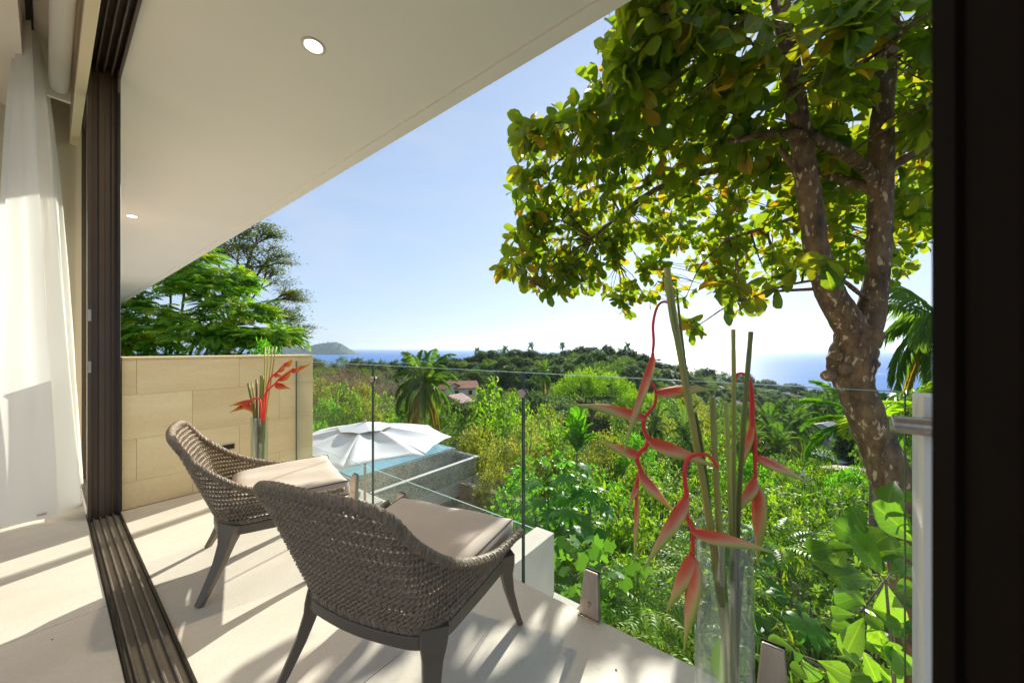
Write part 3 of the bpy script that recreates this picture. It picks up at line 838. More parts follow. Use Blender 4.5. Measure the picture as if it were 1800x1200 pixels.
# ================================================================== WOVEN LOUNGE CHAIR (built at the origin, x right, y forward)
def build_chair(label):
    root = thing('woven_chair', label, 'chair', (0, 0, 0), 'woven terrace chairs')
    B = [(0, -.03), (.15, -.018), (.235, .005), (.272, .07), (.285, .20), (.295, .35), (.303, .52)]
    T = [(0, -.205, .79), (.16, -.195, .785), (.255, -.17, .755), (.292, -.085, .64), (.312, .08, .51), (.336, .31, .42), (.362, .53, .412)]
    ZB = 0.325
    Bm = [(-x, y) for x, y in B[::-1][:-1]] + B
    Tm = [(-x, y, z) for x, y, z in T[::-1][:-1]] + T
    K = 10
    Bp = np.array(smooth_path([(x, y, ZB) for x, y in Bm], K))
    Tp = np.array(smooth_path(Tm, K))
    # resample both curves by the arc length of the mid curve
    mid = 0.5*Bp+0.5*Tp
    d = np.r_[0, np.cumsum(np.linalg.norm(np.diff(mid, axis=0), axis=1))]
    ncol = int(d[-1]/0.0215)
    sub = 6
    ss = np.linspace(0, d[-1], ncol*sub+1)
    def rs(C): return np.stack([np.interp(ss, d, C[:, i]) for i in range(3)], 1)
    Bs, Ts = rs(Bp), rs(Tp)
    up = Ts-Bs; ln = np.linalg.norm(up, axis=1); upn = up/ln[:, None]
    tg = norm(np.gradient(Bs, axis=0)*0.5+np.gradient(Ts, axis=0)*0.5)
    nn = norm(np.cross(tg, upn))           # towards the outside/inside consistently
    # twined rows
    vs = MB()
    RS = 0.0262
    nrow = int(0.60/RS)
    for k in range(1, nrow):
        h = 0.012 + k*RS
        ok = ln > h+0.008
        idx = np.where(ok)[0]
        if len(idx) < 10: continue
        runs = np.split(idx, np.where(np.diff(idx) > 1)[0]+1)
        for run in runs:
            if len(run) < 12: continue
            for ph in (0, PI):
                pts = []
                for j in run[::2]:
                    a = PI*j/sub + ph + (PI/2)*(k % 2)
                    wob = 0.0012*math.sin(j*0.13+k*1.7)
                    pts.append(Bs[j] + upn[j]*(h + 0.0056*math.sin(a) + wob) + nn[j]*(0.0062*math.cos(a)))
                vs.tube(pts, 0.0044, 5, caps=False)
    # vertical stakes
    for c in range(0, ncol+1):
        j = c*sub
        n = max(3, int(ln[j]/0.03))
        pts = [Bs[j] + upn[j]*ln[j]*i/(n-1) for i in range(n)]
        vs.tube(pts, 0.0038, 4, caps=False)
    vs.build('woven_shell', M['wicker'], root, smooth=True, local=True)
    # braided rims: three cords wound round a core
    def braid(path, name, r0=0.007, r1=0.0105, pitch=0.03):
        P = np.array(path)
        dd = np.r_[0, np.cumsum(np.linalg.norm(np.diff(P, axis=0), axis=1))]
        n = int(dd[-1]/0.006)
        q = np.linspace(0, dd[-1], n)
        C = np.stack([np.interp(q, dd, P[:, i]) for i in range(3)], 1)
        t = norm(np.gradient(C, axis=0))
        u = norm(np.cross(t, np.array((0, 0, 1.0)))); w = np.cross(t, u)
        mb = MB()
        for s in range(3):
            a = 2*PI*q/pitch/1.6 + s*2*PI/3
            pts = C + (u*np.cos(a)[:, None] + w*np.sin(a)[:, None])*r0
            mb.tube(pts, r1, 5)
        # flat herringbone wraps
        for i in range(0, n-6, 2):
            a0 = (i % 4)*PI/2
            pts = [C[i+j] + (u[i+j]*math.cos(a0+j*0.75) + w[i+j]*math.sin(a0+j*0.75))*(r0+r1*0.80) for j in range(6)]
            mb.tube(pts, 0.0030, 4)
        mb.build(name, M['wicker'], root, smooth=True, local=True)
    braid(Ts, 'rim_braid')
    braid(Bs + np.array((0, 0, 0.006)), 'base_braid', 0.006, 0.008, 0.03)
    # apron frame following the shell's foot
    fr = MB()
    closed = [tuple(p) for p in Bs[::6]]
    inner = []
    prof = [(0.012, 0.318), (0.014, 0.268), (-0.016, 0.262), (-0.018, 0.318)]
    n = len(closed); vs_ = []
    for i in range(n):
        j = min(i*6, len(Bs)-1)
        o = -nn[j] if np.dot(nn[j], np.array((Bs[j][0], Bs[j][1]-0.25, 0))) < 0 else nn[j]
        o = np.array((o[0], o[1], 0)); o /= np.linalg.norm(o)
        arch = 0.018*math.sin(PI*min(1, max(0, (i/(n-1)))))**2
        for a, z in prof:
            vs_.append((Bs[j][0]+o[0]*a, Bs[j][1]+o[1]*a, z + (arch*0.6 if z < 0.3 else 0)))
    fs_ = []
    for i in range(n-1):
        for k in range(4):
            k2 = (k+1) % 4; fs_.append((i*4+k, (i+1)*4+k, (i+1)*4+k2, i*4+k2))
    fs_ += [(0, 1, 2, 3), ((n-1)*4+3, (n-1)*4+2, (n-1)*4+1, (n-1)*4)]
    fr.add(vs_, fs_)
    fr.box(-0.31, 0.31, 0.498, 0.532, 0.268, 0.322)
    fr.box(-0.27, 0.27, 0.02, 0.05, 0.29, 0.318)
    fr.build('frame', M['chair_frame'], root, local=True, bevel=0.004, seg=2)
    # sabre legs
    def leg(top, foot, widen):
        t = Vector(top); f = Vector(foot)
        mb = MB()
        pts = []; rr = []
        for s, r, bow in ((-0.04, 0.066, 0), (0.10, 0.058, 0.004), (0.25, 0.044, 0.012), (0.5, 0.035, 0.016), (0.8, 0.028, 0.009), (1.0, 0.0235, 0)):
            p = t.lerp(f, s)
            d_ = Vector((f.x-t.x, f.y-t.y, 0))
            if d_.length > 0: p -= d_.normalized()*bow
            pts.append(p); rr.append(r)
        d_ = Vector((f.x-t.x, f.y-t.y, 0)).normalized()
        mb.tube(pts, rr, 4, sx=0.72, up=widen)
        mb.build('leg', M['chair_frame'], root, local=True, bevel=0.005, seg=2)
    for sx in (-1, 1):
        leg((sx*0.255, 0.035, 0.315), (sx*0.315, -0.085, 0.0), Vector((sx*1, 1, 0)))
        leg((sx*0.298, 0.495, 0.318), (sx*0.35, 0.545, 0.0), Vector((sx*1, -1, 0)))
    # seat cushion: pillow-edged, knife corners forward
    nx, ny = 26, 24
    def cush(ix, iy, topside):
        a = -1+2*ix/(nx-1); b = iy/(ny-1)
        wd = 0.262 + 0.045*b
        x = a*wd; y = 0.035 + b*0.535
        e = min(1-abs(a), 1.0-b if b > 0.5 else b*1.4)
        e = max(0, e)
        rnd = (1-(1-min(1, e/0.16))**2.2)
        # slightly concave sides between pointed corners
        y -= 0.016*(1-a*a)*(-1 if b > 0.5 else 0)*0 + (0.022*(1-abs(a)**2.5) if b > 0.97 else 0)
        z = 0.385 + (1 if topside else -1)*(0.040 + 0.020*rnd) + 0.006*math.sin(7*a+2)*math.sin(5*b)*rnd
        z += 0.012*b
        return (x, y, z)
    V = []; F = []
    for tp in (True, False):
        k0 = len(V)
        for iy in range(ny):
            for ix in range(nx): V.append(cush(ix, iy, tp))
        for iy in range(ny-1):
            for ix in range(nx-1):
                a = k0+iy*nx+ix; q = (a, a+1, a+nx+1, a+nx)
                F.append(q if tp else q[::-1])
    ring = [ix for ix in range(nx)] + [iy*nx+nx-1 for iy in range(1, ny)] + [(ny-1)*nx+ix for ix in range(nx-2, -1, -1)] + [iy*nx for iy in range(ny-2, 0, -1)]
    off = nx*ny
    for i in range(len(ring)):
        a, b = ring[i], ring[(i+1) % len(ring)]
        F.append((a, a+off, b+off, b))
    mb = MB(); mb.add(V, F); c = mb.build('cushion', M['cushion'], root, smooth=True, local=True)
    for tp, nm in ((0, 'piping'), (off, 'piping')):
        mb = MB(); pth = [V[i+tp] for i in ring]; mb.tube(pth+[pth[0]], 0.0035, 5)
        p = mb.build(nm, M['piping'], c, smooth=True, local=True)
    # faint seam across the seat
    return root

def dup(root, loc=None, rz=None, label=None, scale=None, tilt=None, group=None, name=None):
    c = root.copy(); COL.objects.link(c)
    if loc is not None: c.location = loc
    if rz is not None: c.rotation_euler = (tilt[0] if tilt else 0, tilt[1] if tilt else 0, rz)
    if scale is not None: c.scale = scale if hasattr(scale, '__len__') else (scale,)*3
    if label: c['label'] = label
    if group: c['group'] = group
    if name: c.name = name
    for ch in list(root.children):
        k = ch.copy(); COL.objects.link(k); k.parent = c
        for g in list(ch.children):
            m_ = g.copy(); COL.objects.link(m_); m_.parent = k
    return c
chair = build_chair('nearer brown woven lounge chair seen from behind, by the floor track')
chair2 = dup(chair, (-2.44, 0.59, 0), math.radians(75-90), 'farther brown woven lounge chair, beside the stone wall and the small vase')
chair.location = (-1.114, 0.639, 0); chair.rotation_euler = (0, 0, math.radians(105-90))

# ================================================================== VASES AND CUT STEMS
def vase(x, y, r, h, label):
    o = thing('glass_vase', label, 'vase', (x, y, 0), 'clear cylinder vases')
    mb = MB()
    mb.lathe([(0.0, 0.004), (r, 0.004), (r, h)], (x, y, 0), 40)
    mb.build('vase_wall', M['vase_glass'], o, smooth=False)
    mb = MB(); mb.lathe([(r-0.0045, 0.018), (r-0.0045, h)], (x, y, 0), 40); mb.build('vase_inner_wall', M['vase_glass'], o, smooth=True)
    mb = MB(); mb.lathe([(r-0.006, h), (r-0.0025, h+0.004), (r+0.001, h), (r-0.0025, h-0.003), (r-0.006, h)], (x, y, 0), 40)
    mb.build('vase_lip', M['vase_lip'], o, smooth=True)
    mb = MB(); mb.lathe([(0, 0.001), (r, 0.001), (r+0.0004, 0.009), (r-0.006, 0.0165), (0, 0.0165)], (x, y, 0), 40)
    mb.build('vase_base', M['vase_lip'], o, smooth=True)
    return o
def lipmat():
    m, nt, b = principled('thick_glass')
    nt.nodes.remove(b); L = nt.links.new
    t = nt.nodes.new('ShaderNodeBsdfTransparent'); t.inputs[0].default_value = (0.8, 0.88, 0.85, 1)
    g = nt.nodes.new('ShaderNodeBsdfGlossy'); g.inputs['Roughness'].default_value = 0.08
    d = nt.nodes.new('ShaderNodeBsdfTranslucent'); d.inputs[0].default_value = (0.85, 0.92, 0.9, 1)
    a = nt.nodes.new('ShaderNodeMixShader'); a.inputs[0].default_value = 0.3
    c = nt.nodes.new('ShaderNodeMixShader'); c.inputs[0].default_value = 0.35
    L(t.outputs[0], a.inputs[1]); L(g.outputs[0], a.inputs[2]); L(a.outputs[0], c.inputs[1]); L(d.outputs[0], c.inputs[2])
    L(c.outputs[0], nt.nodes['Material Output'].inputs[0])
    return m
M['vase_lip'] = lipmat()
VT = 1.03
vx, vy = (at(1272, 930, VT).x, at(1272, 930, VT).y)
vase(vx, vy, 0.075, 0.676, 'tall clear glass cylinder vase in the right foreground')
v2 = at(456, 865, 2.96)
vase(v2.x, v2.y, 0.060, 0.625, 'small looking glass vase by the stone wall behind the far chair')

def ramp_attr_mat(name, cols, rough=0.45, trans=0.0, poss=None):
    m, nt, b = principled(name)
    L = nt.links.new
    a = nt.nodes.new('ShaderNodeAttribute'); a.attribute_name = 'ripe'
    tc = nt.nodes.new('ShaderNodeTexCoord')
    n = nt.nodes.new('ShaderNodeTexNoise'); n.inputs['Scale'].default_value = 40; n.inputs['Detail'].default_value = 4
    L(tc.outputs['Object'], n.inputs['Vector'])
    mm = nt.nodes.new('ShaderNodeMath'); mm.operation = 'MULTIPLY_ADD'; mm.inputs[1].default_value = 0.16
    sb = nt.nodes.new('ShaderNodeMath'); sb.operation = 'SUBTRACT'; sb.inputs[1].default_value = 0.08
    L(n.outputs['Fac'], mm.inputs[0]); L(a.outputs['Fac'], mm.inputs[2]); L(mm.outputs[0], sb.inputs[0])
    r = nt.nodes.new('ShaderNodeValToRGB')
    while len(r.color_ramp.elements) < len(cols): r.color_ramp.elements.new(0.5)
    for i, c in enumerate(cols):
        r.color_ramp.elements[i].position = poss[i] if poss else i/(len(cols)-1)
        r.color_ramp.elements[i].color = (*c, 1)
    L(sb.outputs[0], r.inputs[0]); L(r.outputs[0], b.inputs['Base Color'])
    b.inputs['Roughness'].default_value = rough
    tr = nt.nodes.new('ShaderNodeBsdfTranslucent'); L(r.outputs[0], tr.inputs[0])
    mx = nt.nodes.new('ShaderNodeMixShader'); mx.inputs[0].default_value = trans
    L(b.outputs[0], mx.inputs[1]); L(tr.outputs[0], mx.inputs[2]); L(mx.outputs[0], nt.nodes['Material Output'].inputs[0])
    return m
M['bract_pink'] = ramp_attr_mat('pink_bract', [(0.92, 0.07, 0.03), (0.93, 0.20, 0.10), (0.93, 0.60, 0.30), (0.70, 0.72, 0.20), (0.52, 0.55, 0.08)], 0.28, 0.32, [0.0, 0.32, 0.54, 0.70, 0.95])
M['bract_orange'] = ramp_attr_mat('orange_bract', [(0.66, 0.03, 0.015), (0.72, 0.08, 0.02), (0.78, 0.36, 0.03), (0.45, 0.42, 0.05)], 0.4, 0.3, [0.0, 0.45, 0.8, 1.0])
M['rachis_red'] = mat('red_flower_stem', (0.85, 0.05, 0.04), 0.45)
M['stalk'] = mat('cut_stalk', (0.42, 0.43, 0.09), 0.45, var=0.35, vscale=14, stretch=(1, 1, 0.12), dark=(0.19, 0.165, 0.06), bump=0.2, bscale=80)
M['stalk_dark'] = mat('dark_cut_stalk', (0.21, 0.24, 0.05), 0.45, var=0.4, vscale=14, stretch=(1, 1, 0.12), dark=(0.11, 0.08, 0.03))

def bract(base, tip, depth, mat_, parent, sag=0.12, side=None, edge_shift=0.0, open_=0.5):
    """boat-shaped bract from base to tip: two walls folded along the keel, thick skin"""
    b = Vector(base); t = Vector(tip); ax = t-b; L_ = ax.length; axn = ax.normalized()
    view = (b-EYE).normalized()
    down = Vector((0, 0, -1)) if side is None else Vector(side)
    dn = (down - axn*down.dot(axn))
    if dn.length < 0.25: dn = axn.cross(view)
    dn.normalize()
    lat = axn.cross(dn).normalized()
    vs = []; ripe = []; fs = []
    ns, nk = 14, 9
    for i in range(ns):
        s = i/(ns-1)
        w = depth*(math.sin(PI*min(1, s*1.0)**0.62)*0.9 + 0.12)*(1-s**3.2) + 0.0016
        bend = -sag*L_*math.sin(PI*s)*0.5
        c = b + ax*s - dn*bend*(-1)
        for k in range(nk):
            u = -1+2*k/(nk-1)               # -1..1 across the two walls, 0 = keel
            au = abs(u)
            p = c + dn*(w*(au)*1.0 - w*0.25) + lat*(w*0.9*open_*math.copysign(au**0.6, u) if u else 0)
            vs.append(p); ripe.append(min(1, max(0, 0.12+ s*0.62 + 0.62*au**2.4*(0.6+0.5*s) + edge_shift)))
    for i in range(ns-1):
        for k in range(nk-1):
            a = i*nk+k; fs.append((a, a+1, a+nk+1, a+nk))
    mb = MB(); mb.add(vs, fs)
    o = mb.build('bract', mat_, parent, smooth=True)
    at_ = o.data.attributes.new('ripe', 'FLOAT', 'POINT'); at_.data.foreach_set('value', ripe)
    sol = o.modifiers.new('skin', 'SOLIDIFY'); sol.thickness = 0.0016
    return o

def heliconia(stem, stem_r, brs, label, t, m_b, m_s, group, tf=None):
    """stem: pixel path; brs: (base px, tip px, depth m, sag, dt at tip)"""
    P = [at(x, y, t+dt) for (x, y, dt) in stem]
    o = thing('heliconia_stem', label, 'flower', P[0], group)
    mb = MB(); sp = smooth_path(P, 5)
    rr = np.interp(np.linspace(0, 1, len(sp)), np.linspace(0, 1, len(stem_r)), stem_r)
    mb.tube(sp, list(rr), 10); mb.build('rachis', m_s, o, smooth=True)
    for (bx, by), (tx, ty), dep, sag, dt in brs:
        bract(at(bx, by, t), at(tx, ty, t+dt), dep, m_b, o, sag)
    return o
Z = lambda L_: [(x, y, 0) for x, y in L_]
G1 = 'hanging heliconias in the tall vase'
heliconia(Z([(1186, 565), (1182, 540), (1168, 530), (1155, 540), (1148, 570), (1149, 600), (1147, 622), (1143, 650), (1144, 670), (1153, 687), (1150, 712), (1135, 731), (1131, 752), (1139, 769), (1135, 785), (1123, 796), (1120, 810), (1126, 826), (1120, 845), (1119, 872)]),
          [0.0035, 0.0035, 0.004, 0.004, 0.0045, 0.0065, 0.006, 0.0055],
          [((1148, 620), (1096, 797), 0.020, 0.04, -0.06), ((1151, 690), (1262, 686), 0.026, 0.10, 0.03), ((1136, 733), (1003, 712), 0.030, 0.10, -0.03),
           ((1137, 770), (1268, 826), 0.032, 0.06, -0.05), ((1124, 798), (1053, 777), 0.024, 0.06, 0.03), ((1124, 828), (1188, 905), 0.026, 0.02, -0.02),
           ((1119, 850), (1104, 892), 0.012, 0.02, 0.0), ((1119, 865), (1115, 988), 0.011, 0.0, 0.0)],
          'tallest hanging pink heliconia, its arching stem rising to the tree leaves', 1.0, M['bract_pink'], M['rachis_red'], G1)
heliconia(Z([(1262, 822), (1248, 802), (1230, 798), (1212, 804), (1204, 822), (1204, 845), (1207, 868), (1204, 888), (1209, 912), (1218, 930), (1218, 950), (1217, 975)]),
          [0.004, 0.005, 0.006, 0.006, 0.005],
          [((1206, 868), (1131, 1002), 0.030, 0.04, -0.03), ((1214, 930), (1366, 973), 0.027, 0.06, -0.06), ((1214, 972), (1172, 1076), 0.030, 0.02, 0.02), ((1217, 975), (1203, 1142), 0.036, 0.0, -0.02)],
          'lower hanging pink heliconia in front of the vase rim', 0.95, M['bract_pink'], M['rachis_red'], G1)
heliconia(Z([(1291, 672), (1297, 657), (1310, 659), (1319, 674), (1322, 705), (1322, 740), (1327, 775), (1327, 810), (1328, 835), (1326, 852)]),
          [0.004, 0.0045, 0.007, 0.007, 0.005, 0.005],
          [((1321, 745), (1300, 838), 0.018, 0.02, 0.02), ((1330, 800), (1422, 851), 0.026, 0.05, 0.03), ((1325, 838), (1294, 905), 0.026, 0.02, 0.0), ((1327, 850), (1332, 995), 0.036, 0.0, 0.02)],
          'right hand hanging pink heliconia between the vase and the trunk', 1.06, M['bract_pink'], M['rachis_red'], G1)

def stalk(path, r, label, group, t, m=None, splits=1):
    P = [at(x, y, t+dt) for (x, y, dt) in path]
    mb = MB(); mb.tube(smooth_path(P, 5), list(np.linspace(r[0], r[1], (len(P)-1)*5+1)), 8)
    o = mb.build('cut_stalk', m or M['stalk'], None, smooth=True)
    return prop(o, label, 'stalk', group)
GS = 'cut stalks in the tall vase'
VB = 1.03
stalk([(1172, 470, -.04), (1190, 590, -.03), (1222, 770, 0), (1248, 922, .01), (1275, 1130, .03), (1284, 1320, .03)], (0.0085, 0.0105), 'thickest leaning stalk, the tallest of the bundle in the vase', GS, 1.0)
stalk([(1169, 488, -.045), (1180, 560, -.03), (1199, 640, -.012), (1215, 730, -.012)], (0.003, 0.007), 'thin split sheath along the left edge of the thickest stalk', GS, 0.985)
stalk([(1190, 515, -.05), (1198, 590, -.02), (1212, 700, .0)], (0.0025, 0.006), 'dark thin split sheath along the right edge of the thickest stalk', GS, 1.02, M['stalk_dark'])
stalk([(1222, 725, 0), (1236, 800, 0), (1252, 930, .02), (1280, 1150, .03), (1286, 1318, .03)], (0.0045, 0.006), 'short dark stalk leaning just right of the thickest stalk', GS, 1.01, M['stalk_dark'])
stalk([(1252, 697, 0), (1257, 800, 0), (1266, 950, .02), (1282, 1150, .03), (1288, 1318, .03)], (0.0075, 0.009), 'straight thick olive stalk with a blunt tip at the middle of the vase', GS, 0.99)
stalk([(1276, 706, 0), (1280, 800, 0), (1285, 930, .02), (1290, 1150, .03), (1290, 1318, .03)], (0.0055, 0.007), 'straight stalk with a blunt brown tip right of the vase middle', GS, 1.0)
stalk([(1289, 579, 0), (1290, 700, 0), (1290, 930, .02), (1292, 1150, .03), (1291, 1318, .03)], (0.0055, 0.0075), 'upright tall stalk, the left one of the tall pair on the right', GS, 1.03)
stalk([(1320, 583, 0), (1312, 680, 0), (1302, 820, .01), (1296, 950, .02), (1294, 1150, .03), (1293, 1318, .03)], (0.0065, 0.0075), 'tall stalk tilting right with a slanted cut, beside the right heliconia', GS, 1.04, M['stalk_dark'])
stalk([(1305, 994, .02), (1298, 1090, .02), (1294, 1200, .03), (1292, 1318, .03)], (0.005, 0.006), 'short stalk that ends inside the tall vase', GS, 1.03, M['stalk_dark'])
# broad leaf curled in the bottom of the vase
M['pale_leaf'] = leaf_mat('pale_cut_leaf', [(0.09, 0.14, 0.02), (0.12, 0.17, 0.025)], 0.3)
p0 = at(1290, 1215, 1.05); d0 = np.array([at(1255, 1105, 1.06)-p0])
V, F = leaf_array(tmpl_strip([(0, .05), (.3, .4), (.6, .5), (.85, .33), (1, .03)], 0.25, 0.1), np.array([p0]), d0, np.array([(-0.2, -1, 0.2)]), 0.15, 0.06)
o = link('cut_leaf', np_mesh('cut_leaf', V, F, M['pale_leaf'], np.zeros(len(V)), True)); prop(o, 'broad green leaf curled low inside the tall vase', 'leaf')

# small arrangement by the stone wall
GS2 = 'cut stalks in the vase by the stone wall'
T2 = 2.93
def px2(x, y): return (400+x/3.75, 580+y/3.75)
for (x, y), xm, r, l in (((135, 350), 178, .011, 'leftmost short thick stalk in the vase by the wall'), ((160, 345), 185, .007, 'second short stalk from the left in the wall vase'), ((190, 325), 195, .010, 'third short stalk from the left in the wall vase'),
                         ((228, 300), 222, .020, 'broad dark blade in the middle of the wall vase'), ((248, 110), 236, .006, 'tall thin cane standing leftmost in the wall vase'), ((272, 108), 240, .0055, 'second tall thin cane in the wall vase'),
                         ((298, 112), 246, .0055, 'third tall thin cane in the wall vase'), ((320, 108), 252, .006, 'rightmost tall thin cane in the wall vase')):
    a = px2(x, y); b = px2(xm, 590); c = px2(0.5*xm+108, 1000)
    stalk([(a[0], a[1], 0), (b[0], b[1], 0.02), (c[0], c[1], 0.03)], (r*0.8, r), l, GS2, T2, M['stalk'] if r < .01 else M['stalk_dark'])
def hel2(stem, brs, label):
    heliconia([(*px2(x, y), 0) for x, y in stem], [0.006, 0.008, 0.007], [(px2(*a), px2(*b), d_, s_, 0.0) for a, b, d_, s_ in brs], label, T2-0.05, M['bract_orange'], M['rachis_red'], 'orange heliconias in the vase by the wall')
hel2([(232, 600), (240, 450), (268, 395), (315, 352), (345, 318), (390, 285), (440, 250)], [((318, 350), (418, 388), .045, .05), ((335, 330), (432, 258), .035, -.1), ((420, 272), (490, 228), .035, -.1), ((440, 262), (553, 222), .022, .02)], 'orange heliconia reaching far right from the vase by the wall')
hel2([(240, 600), (262, 380), (290, 310), (330, 275), (360, 240)], [((312, 290), (358, 302), .03, .04), ((335, 275), (378, 213), .028, -.05), ((370, 232), (430, 194), .036, .0)], 'upper pink tipped heliconia in the vase by the wall')
hel2([(225, 600), (216, 470), (190, 448), (150, 462), (130, 470)], [((160, 462), (10, 502), .035, .06), ((140, 480), (12, 546), .035, .04), ((130, 470), (165, 545), .05, .02)], 'red heliconia pointing left from the vase by the wall')
# ================================================================== LAND, SEA, HAZE
SEA = -84.0
TT = np.array([0.5, 3, 6, 11, 20, 40, 70, 110, 150, 200, 270, 360, 480, 650, 900])
PXS = np.array([-480, 200, 500, 700, 850, 1000, 1130, 1250, 1400, 1600, 2100])
GZ = np.array([
 [-4.5,-4.5,-4.5,-4.6,-4.6,-4,-4,-4,-5,-8,-20,-40,-70,-86,-90],
 [-4.5,-4.5,-4.5,-4.6,-4.8,-5,-5,-6,-8,-12,-26,-45,-72,-86,-90],
 [-4.5,-4.5,-4.6,-4.9,-6.5,-9.5,-11.5,-13.5,-14.5,-17,-34,-58,-80,-86,-90],
 [-4.5,-4.5,-4.7,-5.2,-7.5,-12,-15.5,-18,-18,-16.5,-36,-62,-84,-88,-90],
 [-4.5,-4.5,-4.8,-5.8,-8.5,-13,-17,-20,-16,-9.5,-26,-60,-84,-88,-90],
 [-4.5,-4.5,-4.8,-6.0,-9,-13.5,-18,-20,-15,-8.0,-22,-56,-84,-88,-90],
 [-4.5,-4.5,-4.9,-6.4,-9.8,-15.5,-21,-24,-20,-10.5,-24,-56,-84,-88,-90],
 [-4.5,-4.6,-5.1,-6.8,-10.5,-17.5,-25,-29,-29,-25.5,-27,-55,-84,-88,-90],
 [-4.5,-4.7,-5.3,-7.2,-11,-18.5,-27.5,-34,-38,-41,-44,-48,-68,-88,-90],
 [-4.5,-4.8,-5.4,-7.4,-11.5,-19,-28,-36,-42,-48,-54,-60,-68,-86,-90],
 [-4.5,-4.8,-5.4,-7.4,-11.5,-19,-28,-34,-38,-42,-50,-60,-72,-86,-90]], float)
LT = np.log(TT)
def ground(x, y):
    v = Vector((x, y, 0)); d = v.dot(FW); l = v.dot(RT)
    a = math.atan2(l, d); r = math.hypot(l, d)
    ac = min(max(a, math.atan(-2.2)), math.atan(1.9))
    t = min(max(r*math.cos(ac), 0.6), 890); px = 900+FPX*math.tan(ac)
    i = int(np.clip(np.searchsorted(PXS, px)-1, 0, len(PXS)-2)); j = int(np.clip(np.searchsorted(TT, t)-1, 0, len(TT)-2))
    fi = min(max((px-PXS[i])/(PXS[i+1]-PXS[i]), 0), 1); fj = min(max((math.log(t)-LT[j])/(LT[j+1]-LT[j]), 0), 1)
    return float((GZ[i,j]*(1-fj)+GZ[i,j+1]*fj)*(1-fi) + (GZ[i+1,j]*(1-fj)+GZ[i+1,j+1]*fj)*fi)
def soil_mat():
    m, nt, b = principled('leaf_litter_soil')
    L = nt.links.new
    tc = nt.nodes.new('ShaderNodeTexCoord')
    n = nt.nodes.new('ShaderNodeTexNoise'); n.inputs['Scale'].default_value = 0.7; n.inputs['Detail'].default_value = 10; n.inputs['Roughness'].default_value = 0.7
    L(tc.outputs['Object'], n.inputs['Vector'])
    r = nt.nodes.new('ShaderNodeValToRGB')
    for p_, c in ((0.3, (0.010, 0.016, 0.006)), (0.5, (0.024, 0.036, 0.011)), (0.68, (0.05, 0.055, 0.02))):
        e = r.color_ramp.elements.new(p_); e.color = (*c, 1)
    r.color_ramp.elements.remove(r.color_ramp.elements[0]); r.color_ramp.elements.remove(r.color_ramp.elements[-1])
    L(n.outputs['Fac'], r.inputs[0]); L(r.outputs[0], b.inputs['Base Color'])
    b.inputs['Roughness'].default_value = 0.95
    return m
M['soil'] = soil_mat()
na = 150
rs_ = np.concatenate([np.linspace(0.7, 12, 14), np.geomspace(13, 980, 90)])
V = []; F = []
for ir, r in enumerate(rs_):
    for ia in range(na):
        a = 2*PI*ia/na
        x, y = r*math.sin(a), r*math.cos(a)
        z = ground(x, y) + (0.25*math.sin(x*0.35)*math.sin(y*0.31+1) + 0.012*r*math.sin(x*0.07+2)*math.sin(y*0.06) if r > 8 else 0)
        if r > 900: z = -93
        V.append((x, y, z))
for ir in range(len(rs_)-1):
    for ia in range(na):
        i2 = (ia+1) % na
        F.append((ir*na+ia, (ir+1)*na+ia, (ir+1)*na+i2, ir*na+i2))
F.append(tuple(range(na)))
g = MB(); g.add(V, F); g = g.build('ground', M['soil'], smooth=True); prop(g, kind='structure')

def sea_mat():
    m, nt, b = principled('sea_water')
    nt.nodes.remove(b); L = nt.links.new
    tc = nt.nodes.new('ShaderNodeTexCoord')
    n = nt.nodes.new('ShaderNodeTexNoise'); n.inputs['Scale'].default_value = 0.11; n.inputs['Detail'].default_value = 7; n.inputs['Roughness'].default_value = 0.7
    L(tc.outputs['Object'], n.inputs['Vector'])
    bp = nt.nodes.new('ShaderNodeBump'); bp.inputs['Strength'].default_value = 0.55; bp.inputs['Distance'].default_value = 1.5
    L(n.outputs['Fac'], bp.inputs['Height'])
    n2 = nt.nodes.new('ShaderNodeTexNoise'); n2.inputs['Scale'].default_value = 0.004; n2.inputs['Detail'].default_value = 4
    mp = nt.nodes.new('ShaderNodeMapping'); mp.inputs['Scale'].default_value = (1, 3, 1)
    L(tc.outputs['Object'], mp.inputs[0]); L(mp.outputs[0], n2.inputs['Vector'])
    r = nt.nodes.new('ShaderNodeValToRGB')
    r.color_ramp.elements[0].position = 0.35; r.color_ramp.elements[0].color = (0.025, 0.13, 0.40, 1)
    r.color_ramp.elements[1].position = 0.7; r.color_ramp.elements[1].color = (0.04, 0.18, 0.48, 1)
    L(n2.outputs['Fac'], r.inputs[0])
    d = nt.nodes.new('ShaderNodeBsdfDiffuse'); L(r.outputs[0], d.inputs[0])
    g = nt.nodes.new('ShaderNodeBsdfGlossy'); g.inputs['Roughness'].default_value = 0.29
    L(bp.outputs[0], g.inputs['Normal'])
    mx = nt.nodes.new('ShaderNodeMixShader'); mx.inputs[0].default_value = 0.18
    L(d.outputs[0], mx.inputs[1]); L(g.outputs[0], mx.inputs[2]); L(mx.outputs[0], nt.nodes['Material Output'].inputs[0])
    return m
M['sea'] = sea_mat()
V = [(0, 0, SEA)]; F = []
rr = [600, 2000, 6000, 15000, 45000]
for r in rr:
    for k in range(64): V.append((r*math.cos(2*PI*k/64), r*math.sin(2*PI*k/64), SEA))
for k in range(64): F.append((0, 1+k, 1+(k+1) % 64))
for i in range(4):
    for k in range(64):
        F.append((1+i*64+k, 1+(i+1)*64+k, 1+(i+1)*64+(k+1) % 64, 1+i*64+(k+1) % 64))
g = MB(); g.add(V, F); g = g.build('sea', M['sea']); prop(g, kind='structure')

